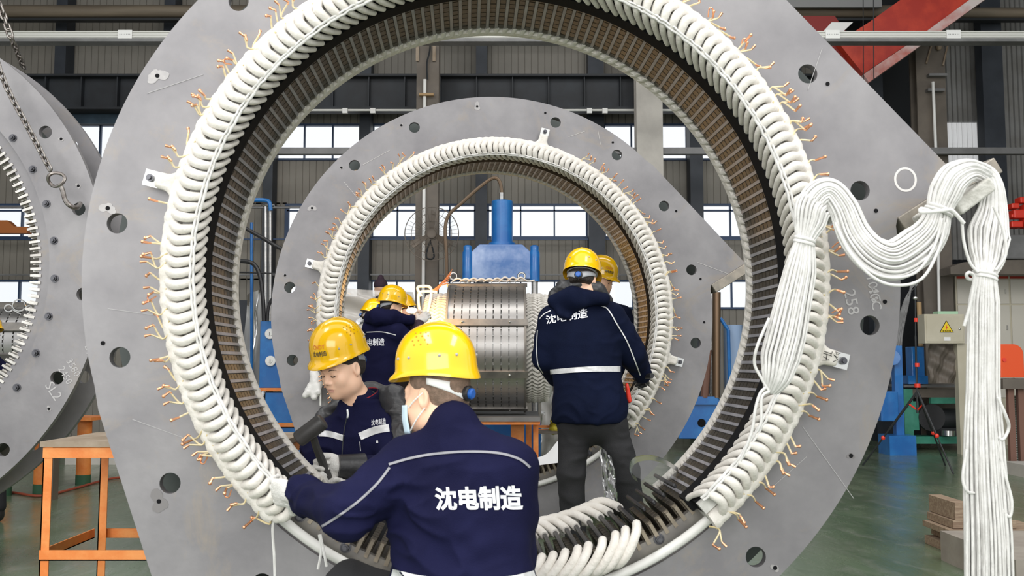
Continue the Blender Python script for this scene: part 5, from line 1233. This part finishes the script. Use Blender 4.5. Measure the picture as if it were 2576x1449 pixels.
for k, pts in enumerate((((1060, 745), (1050, 725), (1062, 720), (1085, 728), (1075, 790)), ((1056, 790), (1053, 740), (1075, 733), (1100, 735)))):
    mb = MB(); mb.tube(cat_rom([P(x, y, 9.3) for x, y in pts], 5), .014, 7); mb.build('white_hose', M['cord'], label=('white looped lead sticking up left of the wound core, outer one', 'white looped lead sticking up left of the wound core, inner one')[k], cat='cord')
mb = MB()
for k in range(6): mb.tube(cat_rom([P(1082+3*k, 735, 9.3), P(1100+4*k, 722-4*k, 9.3), P(1128+2*k, 712-7*k, 9.3)], 4), .006, 5)
mb.build('bare_leads', M['copper'], smooth=60, label='spray of bare copper leads at the top left of the wound core', cat='wires', kind='stuff')
# its table
ztab = czr-Rr_-.035
tb2 = empty('core_table', (cxr, YR, 0), 'low orange steel table carrying the wound core', 'table'); mb = MB(); mb.b2((xat(1010, 9.3), 9.15, ztab-.04), (xat(1357, 9.3), 10.35, ztab)); mb.build('table_top', M['gbeam'], tb2, smooth=0)
mb = MB(); mb.b2((xat(1010, 9.3), 9.16, ztab-.07), (xat(1357, 9.3), 9.2, ztab-.04)); mb.build('edge_rail', M['orange'], tb2, smooth=0)
for px, Y, w in ((1302, 9.35, .13), (1348, 9.3, .05), (1030, 9.35, .13), (1330, 10.2, .06)):
    mb = MB(); x = xat(px, Y, 1080); mb.b2((x-w/2, Y, 0), (x+w/2, Y+w, ztab-.04)); mb.build('leg', M['orange'], tb2, smooth=0)
# low orange shelf right of it, with bag, bottles and a grey cover
sh = empty('orange_rack', (xat(1390, 10.4), 10.4, 0), 'low orange rack between the core table and the standing worker', 'rack')
mb = MB(); mb.b2((xat(1342, 10.4), 10.1, zat(1086, 10.4)-.0), (xat(1468, 10.4), 10.4, zat(1086, 10.4)+.02)); mb.build('deck', M['brownc'], sh, smooth=0)
for z in (zat(1076, 10.4), zat(1086, 10.4)):
    mb = MB(); mb.b2((xat(1340, 10.4), 10.4, z), (xat(1470, 10.4), 10.44, z+.025)); mb.build('rail', M['orange'], sh, smooth=0)
for px in (1345, 1465):
    mb = MB(); mb.box((xat(px, 10.4), 10.42, zat(1075, 10.4)/2), (.04, .04, zat(1075, 10.4))); mb.build('leg', M['orange'], sh, smooth=0)
Fh = Field(); Fh.ell(np.array(P(1408, 1066, 10.3)), (.09, .06, .07)); Fh.cap(np.array(P(1395, 1080, 10.3)), np.array(P(1430, 1075, 10.3)), .04, .05, .03); me, _, _ = field_mesh('yellow_bag', Fh, .01, mat('yellow_sack', (.50, .42, .03), .5), amp=.02, sc=20); tag(link('yellow_bag', me), 'crumpled yellow sack on the orange rack', 'bag')
sheet('dust_cover', (P(1362, 985, 10.6), P(1402, 985, 10.6), P(1406, 1160, 10.6), P(1360, 1160, 10.6)), 10, 'cover', 'milky plastic sheet hanging right of the wound core', 'plastic sheet', 3, .02)
# ================================================================== blue press behind the core
YP = 11.2
pr = empty('hydraulic_press', (xat(1262, YP), YP, 0), 'blue hydraulic press with upright cylinder standing behind the wound core', 'press')
def zz(py, Y=YP): return zat(py, Y)
xc = xat(1263, YP)
mb = MB(); mb.rod((xc, YP, zz(618)), (xc, YP, zz(506)), xat(1290, YP)-xc, 28); mb.build('cylinder', M['blue'], pr, bevel=.008)
mb = MB(); mb.rod((xc, YP, zz(620)), (xc, YP, zz(612)), (xat(1290, YP)-xc)*1.25, 28); mb.build('cylinder_flange', M['blue'], pr)
mb = MB(); xl, xr = xat(1170, YP), xat(1354, YP); w_ = xr-xl
mb.prism([(xl, zz(706)), (xr, zz(706)), (xr, zz(652)), (xl+w_*.93, zz(645)), (xl+w_*.78, zz(620)), (xl+w_*.20, zz(620)), (xl+w_*.06, zz(645)), (xl, zz(652))], .42, Matrix.Translation((0, YP+.21, 0)) @ Matrix.Rotation(PI/2, 4, 'X')); mb.build('crosshead', M['blue_worn'], pr, bevel=.012, smooth=0)
for px in (1178, 1344):
    x = xat(px, YP); mb = MB(); mb.lathe([(0, zz(712)), (.062, zz(712)), (.062, zz(640)), (.05, zz(636)), (.05, zz(625)), (.035, zz(622)), (0, zz(622))], 20, Matrix.Translation((x, YP-.18, 0))); mb.build('guide_nut', M['blue'], pr)
    mb = MB(); mb.rod((x, YP-.18, .3), (x, YP-.18, zz(710)), .038, 16); mb.build('guide_rod', M['steel'], pr)
mb = MB(); mb.b2((xl-.02, YP-.25, 0), (xr+.02, YP+.3, .42)); mb.build('base', M['blue'], pr, smooth=0)
mb = MB(); mb.tube(cat_rom([P(1262, 506, YP), P(1262, 480, YP), P(1256, 455, YP), P(1240, 448, YP), P(1205, 472, YP), P(1160, 512, YP), P(1130, 540, YP), P(1120, 575, YP), P(1123, 640, YP), P(1124, 700, YP)], 5), .021, 8); mb.build('feed_hose', mat('brown_hose', (.16, .11, .07), .4, .3), pr)
mb = MB(); mb.rod(P(1262, 506, YP), P(1262, 485, YP), .03, 10); mb.build('hose_fitting', M['steel'], pr)
# wall fan on the brown column
YF = 11.75; fc = P(1086, 588, YF)
fn = empty('wall_fan', fc, 'wire-caged industrial fan on the brown column left of the blue press', 'fan')
mb = MB()
for rr in (.335, .25, .16, .08):
    mb2 = [fc+Vector((rr*math.cos(a), -.05*(1-rr/.335), rr*math.sin(a))) for a in [2*PI*k/48 for k in range(48)]]; mb.tube(mb2, .0035 if rr < .3 else .006, 5, closed=True)
for k in range(36):
    a = 2*PI*k/36; mb.tube([fc+Vector((.05*math.cos(a), -.06, .05*math.sin(a))), fc+Vector((.2*math.cos(a), -.045, .2*math.sin(a))), fc+Vector((.335*math.cos(a), 0, .335*math.sin(a)))], .0018, 4)
mb.build('cage', M['brownc'], fn, smooth=60, recalc=False)
for k in range(3):
    a = D2(90+120*k); mb = MB(); R3 = Matrix.Translation(fc) @ Matrix.Rotation(-a, 4, 'Y') @ Matrix.Rotation(D2(22), 4, 'X'); mb.prism([(.02, -.02), (.26, -.055), (.30, -.01), (.28, .05), (.03, .03)], .006, R3 @ Matrix.Rotation(PI/2, 4, 'X')); mb.build('blade', M['brownc'], fn, smooth=0)
mb = MB(); mb.rod(fc+Vector((0, -.02, 0)), fc+Vector((0, .16, 0)), .06, 14); mb.build('motor', M['brownc'], fn)
mb = MB(); mb.tube(cat_rom([P(1085, 600, YF), P(1072, 640, YF), P(1080, 652, YF), P(1092, 645, YF), P(1084, 610, YF)], 4), .012, 6); mb.build('bracket', M['dark'], fn)
# ================================================================== blue hydraulic stands left and right of the rear ring
YH = 11.9
hs_ = empty('hydraulic_unit', (xat(690, YH), YH, 0), 'blue hydraulic unit with two round white gauges left of the rear ring', 'machine')
def bx(root, name, p0, p1, m, Y=YH, d=.3, **k):
    a, b_ = P(p0[0], p0[1], Y), P(p1[0], p1[1], Y); mb = MB(); mb.b2((a.x, Y, b_.z), (b_.x, Y+d, a.z)); return mb.build(name, M[m], root, smooth=0, **k)
bx(hs_, 'cabinet', (655, 808), (716, 976), 'blue', bevel=.006); bx(hs_, 'orange_shelf', (650, 976), (760, 984), 'orange', YH-.03, .45); bx(hs_, 'lower_box', (668, 988), (762, 1064), 'blue', YH, .4)
bx(hs_, 'orange_shelf', (660, 1064), (765, 1074), 'orange', YH-.03, .45); z_ = P(700, 1076, YH).z; mb = MB(); mb.b2((xat(668, YH), YH, 0), (xat(765, YH), YH+.4, z_)); mb.build('base', M['blue'], hs_, smooth=0)
for px, py in ((680, 840), (681, 908)):
    c_ = P(px, py, YH-.01); mb = MB(); T4 = Matrix.Translation(c_) @ Matrix.Rotation(PI/2, 4, 'X'); mb.lathe([(0, 0), (.064, 0), (.064, .02), (.055, .024), (.03, .020), (.026, .03), (0, .03)], 24, T4); g_ = mb.build('gauge', M['white'], hs_)
    mb = MB(); mb.b2((c_.x-.003, c_.y-.035, c_.z-.02), (c_.x+.003, c_.y-.03, c_.z+.02)); mb.build('pointer', M['dark'], g_, loc=(0, 0, 0), smooth=0)
for px in (668, 680):
    mb = MB(); mb.rod(P(px, 808, YH+.1), P(px, 520, YH+.1), .024, 12); mb.build('guide_rod', M['steel'], hs_)
mb = MB(); mb.tube(cat_rom([P(560, 503, YH), P(640, 503, YH), P(668, 504, YH), P(678, 510, YH), P(681, 530, YH)], 6), .026, 10); mb.build('blue_pipe', M['blue'], hs_)
mb = MB(); mb.rod(P(662, 517, YH+.1), P(690, 517, YH+.1), .02, 8); mb.build('clamp', M['bright'], hs_)
mb = MB(); mb.rod(P(633, 560, YH+.4), P(633, 1050, YH+.4), .02, 8); mb.build('blue_upright', M['blue'], hs_)
for k, (pts, r_) in enumerate(((((560, 540), (610, 570), (660, 598), (700, 622), (760, 650)), .024), (((560, 660), (610, 657), (640, 666), (655, 700), (662, 760), (664, 808)), .026), (((560, 685), (640, 686), (720, 690)), .010), (((672, 808), (676, 770), (690, 745), (700, 740)), .02))):
    mb = MB(); mb.tube(cat_rom([P(x, y, YH-.2) for x, y in pts], 5), r_, 8); mb.build('hose', M['liner'], hs_)
sheet('dust_cover', (P(622, 742, 12.42), P(662, 722, 12.42), P(668, 985, 12.42), P(600, 1120, 12.42)), 16, 'cover', 'milky plastic dust cover draped left of the blue hydraulic unit', 'plastic sheet', 1, .03)
sheet('dust_cover', (P(780, 720, 10.85), P(1040, 735, 10.8), P(1052, 905, 10.8), P(780, 900, 10.85)), 24, 'cover', 'wide milky plastic dust cover behind the welding workers', 'plastic sheet', 7, .04)
# shrouded machine under the wide cover
mb = MB(); mb.b2((xat(800, 10.9), 10.95, 0), (xat(955, 10.9), 11.4, P(900, 745, 10.9).z)); mb.build('covered_machine', M['cloth'], smooth=0, bevel=.03, label='grey machine body under the wide plastic dust cover', cat='machine')
h2 = empty('hydraulic_unit', (xat(1760, YH), YH, 0), 'blue hydraulic unit with brown ram right of the rear ring', 'machine')
bx(h2, 'base', (1706, 1002), (1812, 1104), 'blue', bevel=.01); bx(h2, 'base_cap', (1745, 998), (1806, 1018), 'blue', YH-.04, .2)
c_ = P(1765, 1064, YH-.001); mb = MB(); mb.rod(c_, c_+Vector((0, .01, 0)), .052, 16); mb.build('lifting_hole', M['black'], h2)
mb = MB(); mb.tube([P(1802, 1000, YH), P(1803, 735, YH)], .05, 14); mb.build('ram', mat('bronzed_rod', (.20, .13, .08), .35, .7), h2)
mb = MB(); mb.tube([P(1788, 990, YH+.1), P(1790, 720, YH+.1)], .03, 12); mb.build('guide_rod', M['steel'], h2)
for p_, q_, r_, m_ in (((1812, 800), (1832, 830), .022, 'blue'), ((1832, 830), (1836, 980), .022, 'blue'), ((1772, 1000), (1780, 880), .05, 'brown')):
    mb = MB(); mb.rod(P(*p_, YH), P(*q_, YH), r_, 10); mb.build('strut', M[m_], h2)
mb = MB(); c_ = P(1845, 900, 12.2); mb.rod((c_.x, 12.2, 0), (c_.x, 12.2, P(1845, 818, 12.2).z), .12, 20); mb.build('gas_cylinder', mat('pale_blue', (.30, .42, .62), .5), label='pale blue barrel right of the rear ring, behind the brown ram', cat='barrel')
# machines behind the left ring
bx(None, 'dark_cabinet', (560, 755), (640, 1128), 'post', 12.6, .4, label='dark blue cabinet against the wall behind the left dust cover', cat='cabinet')
# core seen through the hanging ring
wound_core('wound_core', xat(40, 7.6), 7.75, P(40, 860, 7.6).z, .30, .62, 'small wound core seen through the hanging ring at the left edge', heads=False, nd=8)
s_ = empty('core_trestle', (xat(40, 7.6), 7.75, 0), 'dark trestle under the small wound core at the left edge', 'trestle'); zc = P(40, 860, 7.6).z-.335
mb = MB(); mb.b2((xat(-60, 7.6), 7.5, zc-.05), (xat(130, 7.6), 8.0, zc)); mb.build('deck', M['brownc'], s_, smooth=0)
for px in (-50, 115):
    mb = MB(); mb.b2((xat(px, 7.6), 7.7, 0), (xat(px, 7.6)+.07, 7.8, zc-.05)); mb.build('leg', M['brownc'], s_, smooth=0)
for k, (cx_, cy_, r_) in enumerate(((22, 775, 10), (48, 768, 16), (73, 776, 8))):
    mb = MB(); mb.tube([P(cx_+r_*math.cos(a), cy_+r_*math.sin(a)*.9, 7.5) for a in [2*PI*q/16 for q in range(18)]]+[P(cx_+30, 790, 7.5)], .006, 5); mb.build('wire_loop', M['bright'], label=('left of the three wire loops on the small core', 'largest of the three wire loops on the small core', 'right of the three wire loops on the small core')[k], cat='wire')
mb = MB(); z0 = 12.6; mb.prism([(xat(-80, z0), zat(588, z0)), (xat(70, z0), zat(588, z0)), (xat(70, z0), zat(572, z0)), (xat(35, z0), zat(571, z0)), (xat(18, z0), zat(556, z0)), (xat(-80, z0), zat(556, z0))], .12, Matrix.Translation((0, z0+.06, 0)) @ Matrix.Rotation(PI/2, 4, 'X')); mb.build('trolley_arm', mat('rust_orange', (.36, .11, .02), .6), smooth=0, label='rusty orange steel arm in front of the window at the left edge', cat='beam')
# ================================================================== right background
tp_ = empty('tripod', (xat(2305, 9.9), 9.9, 0), 'black tripod with red joints on the green floor at right', 'tripod')
apex = P(2308, 985, 9.9)
mb = MB(); mb.rod(P(2308, 1040, 9.9), P(2303, 845, 9.9), .011, 8); mb.rod(P(2303, 845, 9.9), P(2302, 720, 9.9), .007, 8); mb.build('centre_column', M['dark'], tp_)
for i, (px, py, Y) in enumerate(((2170, 1168, 10.25), (2398, 1191, 9.45), (2378, 1168, 10.25))):
    foot = Vector((xat(px, Y, 1170), Y, .008)); mb = MB(); mb.tube([apex, lerp(apex, foot, .5), lerp(apex, foot, .52), foot], [.014, .013, .009, .008], 8); lg = mb.build('leg', M['dark'], tp_)
    mb = MB(); k_ = lerp(apex, foot, .55 if i else .62); mb.ell(k_, (.022, .022, .025), 10); mb.build('leg_lock', M['red'], lg, loc=(0, 0, 0))
    if i != 2:
        mb = MB(); a = lerp(apex, foot, .16); b_ = P(2308, 1032, 9.9); mb.rod(a, b_, .009, 6); mb.build('brace', M['red'], lg, loc=(0, 0, 0))
for px, py, r_ in ((2308, 970, .03), (2307, 918, .022), (2304, 805, .018)):
    mb = MB(); q = P(px, py, 9.9); mb.rod(q-Vector((0, 0, .02)), q+Vector((0, 0, .02)), r_, 10); mb.build('collar', M['red'], tp_)
mb = MB(); q = P(2303, 750, 9.9); mb.ell(q, (.03, .02, .02), 10); mb.build('clamp_head', M['bright'], tp_)
YG = 12.1
gt = empty('workbench', (xat(2350, YG), YG, 0), 'green steel workbench with dark top against the wall at right', 'workbench')
zt2 = P(2350, 968, YG).z
mb = MB(); mb.b2((xat(2262, YG), YG-.05, zt2-.03), (xat(2475, YG), YG+.6, zt2)); mb.build('bench_top', M['gbeam'], gt, smooth=0)
mb = MB(); mb.b2((xat(2260, YG), YG, zt2-.16), (xat(2440, YG), YG+.05, zt2-.05)); mb.build('front_beam', M['brownc'], gt, smooth=0)
mb = MB(); mb.b2((xat(2330, YG), YG-.02, P(0, 1015, YG).z), (xat(2470, YG), YG+.04, P(0, 1000, YG).z)); mb.build('rail', M['green'], gt, smooth=0)
mb = MB(); mb.b2((xat(2262, YG), YG-.02, P(0, 1116, YG).z), (xat(2470, YG), YG+.3, P(0, 1098, YG).z)); mb.build('lower_shelf', M['green'], gt, smooth=0)
for px in (2262, 2462):
    mb = MB(); mb.b2((xat(px, YG), YG-.03, 0), (xat(px+22, YG), YG+.07, zt2-.05)); mb.build('leg', M['green'], gt, smooth=0)
mb = MB(); mb.b2((xat(2284, YG), YG, P(0, 1082, YG).z), (xat(2300, YG), YG+.05, P(0, 1010, YG).z)); mb.build('leg_gusset', M['green'], gt, smooth=0)
o = empty('electric_motor', P(2365, 1098, YG), 'dark electric motor on the lower shelf of the green workbench', 'motor')
mb = MB(); c_ = P(2370, 1055, YG+.15); mb.lathe([(0, -.22), (.13, -.22), (.14, -.18), (.14, .18), (.12, .22), (0, .22)], 20, Matrix.Translation(c_) @ Matrix.Rotation(PI/2, 4, 'Y')); mb.build('motor_body', M['dark'], o)
mb = MB(); mb.lathe([(0, 0), (.17, 0), (.17, .05), (0, .05)], 24, Matrix.Translation(P(2340, 1050, YG+.05)) @ Matrix.Rotation(PI/2, 4, 'X')); mb.build('pulley', M['liner'], o)
mb = MB(); mb.b2((c_.x-.15, YG+.03, P(0, 1098, YG).z), (c_.x+.15, YG+.28, c_.z-.1)); mb.build('foot', M['dark'], o, smooth=0)
mb = MB(); mb.rod(P(2385, 1096, YG-.1), P(2385, 1083, YG-.1), .08, 16); mb.build('tin', M['bright'], label='round metal tin on the lower shelf of the green workbench', cat='tin')
v_ = empty('bench_press', P(2308, 966, YG), 'blue bench press standing on the green workbench behind the tripod', 'machine')
bx(v_, 'upright', (2293, 872), (2328, 960), 'blue', YG+.1, .2, bevel=.01); bx(v_, 'foot', (2285, 945), (2335, 966), 'blue', YG+.02, .35); mb = MB(); mb.rod(P(2312, 760, YG+.1), P(2316, 870, YG+.1), .03, 10); mb.build('lever', mat('pale_wood', (.42, .28, .14), .7), v_)
bl = empty('blue_machine', (xat(2232, (YG-.42)), (YG-.42), 0), 'blue steel machine frame beside the edge of the front ring at right', 'machine')
bx(bl, 'column', (2215, 985), (2262, 1060), 'blue', (YG-.42)-.2, .3, bevel=.01); mb = MB(); mb.b2((xat(2205, (YG-.42)), (YG-.42)-.25, 0), (xat(2270, (YG-.42)), (YG-.42)+.1, P(0, 1092, (YG-.42)).z)); mb.build('base', M['blue'], bl, smooth=0)
mb = MB(); mb.b2((xat(2235, (YG-.42)), (YG-.42)-.1, P(0, 1092, (YG-.42)).z), (xat(2255, (YG-.42)), (YG-.42), P(0, 870, (YG-.42)).z)); mb.build('slim_post', M['blue'], bl, smooth=0)
mb = MB(); mb.rod(P(2245, 900, (YG-.42)-.15), P(2245, 900, (YG-.42)-.08), .09, 18); mb.build('hand_wheel', M['blue'], bl)
mb = MB()
for k in range(6): mb.tube(cat_rom([P(2292+3*k, 715, 12.6), P(2285-2*k, 760, 12.6), P(2268-6*k, 850+10*k, 12.6), P(2262-3*k, 966, 12.4)], 5), .014, 6)
mb.build('hanging_cables', M['cloth'], label='hank of pale grey cables hanging beside the front ring edge at right', cat='cables', kind='stuff')
# electrical box on a post
eb = empty('electrical_box', P(2377, 862, 11.5), 'beige electrical box with a yellow triangular warning sign, behind the tripod', 'electrical box')
YE = 11.5; mb = MB(); a, b_ = P(2325, 790, YE), P(2428, 864, YE); mb.b2((a.x, YE, b_.z), (b_.x, YE+.2, a.z)); mb.build('box_body', M['beige'], eb, smooth=0, bevel=.005)
mb = MB(); mb.b2((a.x+.02, YE-.008, b_.z+.02), (b_.x-.02, YE-.001, a.z-.02)); dr = mb.build('door', M['beige'], eb, smooth=0, bevel=.003)
def tri(r): return [(r*math.cos(D2(90+120*k)), r*math.sin(D2(90+120*k))) for k in range(3)]
c_ = P(2381, 826, YE-.01)
for r_, yy, m_, nm in ((.098, -.0095, 'black', 'sign_border'), (.084, -.0115, 'signy', 'warning_sign')):
    mb = MB(); mb.prism(tri(r_), .002, Matrix.Translation((c_.x, YE+yy, c_.z)) @ Matrix.Rotation(PI/2, 4, 'X')); sg = mb.build(nm, M[m_], dr, loc=(0, 0, 0), smooth=0)
mb = MB(); mb.prism([(.006, .04), (-.014, .0), (-.001, .002), (-.008, -.028), (.014, .010), (.002, .008)], .002, Matrix.Translation((c_.x, YE-.0140, c_.z+.005)) @ Matrix.Rotation(PI/2, 4, 'X')); mb.build('lightning_mark', M['red'], dr, loc=(0, 0, 0), smooth=0)
vs, fs = text_geo('有电危险', .026, .0005, 0, 2); mb = MB(); mb.add([Matrix.Translation((c_.x, YE-.0142, c_.z-.034)) @ Matrix.Rotation(PI/2, 4, 'X') @ v for v in vs], fs); mb.build('sign_lettering', M['black'], dr, loc=(0, 0, 0), smooth=0)
mb = MB(); q = P(2414, 827, YE-.012); mb.ell(q, (.014, .01, .014), 10); mb.build('lock', M['bright'], dr, loc=(0, 0, 0))
mb = MB(); mb.b2((P(2374, 848, YE).x, YE-.011, P(0, 857, YE).z), (P(2390, 848, YE).x, YE-.0085, P(0, 848, YE).z)); mb.build('small_label', M['paper'], dr, loc=(0, 0, 0), smooth=0)
for px in (2421,):
    mb = MB(); mb.b2((xat(px, YE)-.07, YE+.05, 0), (xat(px, YE)+.06, YE+.15, b_.z)); mb.build('post', M['beige'], eb, smooth=0)
mb = MB(); mb.b2((P(2334, 0, YE).x, YE+.02, a.z), (P(2383, 0, YE).x, YE+.16, a.z+.035)); mb.build('green_book', mat('pale_green', (.40, .62, .42), .6), smooth=0, label='pale green folder lying on top of the beige electrical box', cat='folder')
sheet('dark_tarpaulin', (P(2338, 866, 11.62), P(2406, 866, 11.62), P(2404, 964, 11.62), P(2336, 964, 11.62)), 30, 'brownc', 'dark brown-grey cloth hanging below the beige electrical box', 'cloth', 4, .022)
# lockers
YL = 12.9
lk = empty('locker_cabinet', (xat(2500, YL), YL, 0), 'cream steel locker cabinet with red header strips at right', 'locker')
zt3 = P(0, 692, YL).z; mb = MB(); mb.b2((xat(2402, YL), YL, 0), (xat(2720, YL), YL+.4, zt3)); mb.build('cabinet_body', M['beige'], lk, smooth=0)
for i, px in enumerate((2404, 2470, 2538, 2606)):
    x0, x1 = xat(px+2, YL), xat(px+65, YL)
    mb = MB(); mb.b2((x0, YL-.012, P(0, 701, YL).z), (x1, YL-.001, zt3-.01)); mb.build('red_header', M['redp'], lk, smooth=0)
    for a_, b__ in ((703, 764), (768, 1000)):
        mb = MB(); mb.b2((x0, YL-.015, P(0, b__, YL).z), (x1, YL-.001, P(0, a_, YL).z)); d_ = mb.build('door', M['locker'], lk, smooth=0)
        mb = MB(); mb.box((x1-.05, YL-.022, P(0, (a_+min(b__, 880))/2, YL).z), (.012, .02, .06)); mb.build('handle', M['bright'], d_, loc=(0, 0, 0), smooth=0)
# machine with a rounded dark hood above the lockers
mb = MB(); mb.prism([(xat(2392, 12.4), P(0, 690, 12.4).z), (xat(2392, 12.4), P(0, 672, 12.4).z), (xat(2425, 12.4), P(0, 660, 12.4).z), (xat(2470, 12.4), P(0, 655, 12.4).z), (xat(2700, 12.4), P(0, 652, 12.4).z), (xat(2700, 12.4), P(0, 690, 12.4).z)], .3, Matrix.Translation((0, 12.7, 0)) @ Matrix.Rotation(PI/2, 4, 'X')); mb.build('dark_hood', M['brownc'], smooth=0, label='dark rounded hood lying across the tops of the cream lockers', cat='hood')
rm = empty('red_machine', P(2570, 652, 12.5), 'red painted valve machine at the right picture edge above the lockers', 'machine')
mb = MB(); mb.b2((xat(2534, 12.45), 12.45, P(0, 652, 12.45).z), (xat(2640, 12.45), 12.65, P(0, 590, 12.45).z)); mb.build('grey_body', M['gbeam'], rm, smooth=0, bevel=.02)
for px, py, w_, h_ in ((2560, 540, 34, 22), (2548, 520, 20, 14), (2572, 505, 26, 16), (2552, 566, 30, 16), (2585, 545, 30, 60), (2541, 545, 8, 10)):
    mb = MB(); c_ = P(px, py, 12.5); mb.box(c_, (w_*.0052, .16, h_*.0052)); mb.build('red_block', M['red'], rm, smooth=0, bevel=.015)
# grinder guard on a dark stand
YO = 9.75
gr = empty('bench_grinder', (xat(2545, YO), YO, 0), 'orange-red machine guard on a dark stand behind the hanging cords at right', 'machine')
mb = MB(); x0, x1 = xat(2508, YO), xat(2567, YO); z0, z1 = P(0, 950, YO).z, P(0, 866, YO).z; rr = (x1-x0)*.42; pts = [(x0, z0), (x1, z0)]+[(x1-rr+rr*math.cos(D2(a)), z1-rr+rr*math.sin(D2(a))) for a in range(0, 91, 10)]+[(x0, z1)]
mb.prism(pts, .12, Matrix.Translation((0, YO+.12, 0)) @ Matrix.Rotation(PI/2, 4, 'X')); mb.build('guard', mat('guard_red', (.75, .08, .01), .4), gr, smooth=0, bevel=.006)
mb = MB(); c_ = P(2527, 905, YO-.01); mb.rod(c_, c_+Vector((0, .02, 0)), .02, 12); mb.build('boss', M['red'], gr)
mb = MB(); mb.b2((xat(2500, YO), YO-.1, P(0, 978, YO).z), (xat(2640, YO), YO+.35, P(0, 953, YO).z)); mb.build('stand_top', M['brownc'], gr, smooth=0)
for px in (2518, 2543, 2620):
    mb = MB(); mb.b2((xat(px, YO), YO-.05, 0), (xat(px, YO)+.06, YO, P(0, 978, YO).z)); mb.build('leg', M['brown'], gr, smooth=0)
mb = MB(); mb.tube([(xat(2560, YO)+0*k, YO+.2, .05+.012*k) for k in range(60)], [.05 if k % 2 else .042 for k in range(60)], 12); mb.build('flexible_duct', M['bright'], gr)
# planks and pallet at lower right
def plank(px0, px1, py0, py1, Y, d, label, rot=0):
    a, b_ = P(px0, py0, Y), P(px1, py1, Y); mb = MB(); c_ = (a+b_)/2; mb.box((c_.x, Y+d/2, c_.z), (abs(b_.x-a.x), d, abs(a.z-b_.z)), Matrix.Rotation(rot, 3, 'Y'))
    return mb.build('wooden_plank', M['wood'], smooth=0, bevel=.002, label=label, cat='plank', group='planks stacked behind the hanging cords')
zf = [0, .05, .10, .15]
for k, (px0, px1, z0, th_, Y, lb) in enumerate(((2392, 2640, 0, .05, 5.55, 'lowest weathered plank of the small stack at lower right'), (2410, 2640, .052, .05, 5.57, 'second plank from the bottom of the small stack at lower right'), (2388, 2640, .104, .035, 5.55, 'thin splintered third plank of the small stack at lower right'), (2400, 2560, .141, .045, 5.57, 'fourth plank of the small stack at lower right'), (2406, 2440, .188, .10, 5.58, 'short wood block on top of the small plank stack at lower right'))):
    mb = MB(); mb.b2((xat(px0, Y, 1380), Y, z0), (xat(px1, Y, 1380), Y+.35, z0+th_)); mb.build('wooden_plank', M['wood'], smooth=0, bevel=.002, label=lb, cat='plank', group='planks stacked behind the hanging cords')
mb = MB(); mb.b2((xat(2555, 4.6, 1400), 4.6, 0), (xat(2800, 4.6, 1400), 5.4, .16)); mb.build('pallet_block', mat('grey_board', (.24, .21, .18), .8, 0, (.3, .27, .23), 5), smooth=0, label='flat greyish board stack at the bottom right corner', cat='boards')
mb = MB(); mb.b2((xat(2545, 9.3), 9.2, 0), (xat(2700, 9.3), 9.6, .12)); mb.build('concrete_plinth', M['concrete'], smooth=0, label='pale concrete plinth under the dark machine stand at right', cat='plinth')
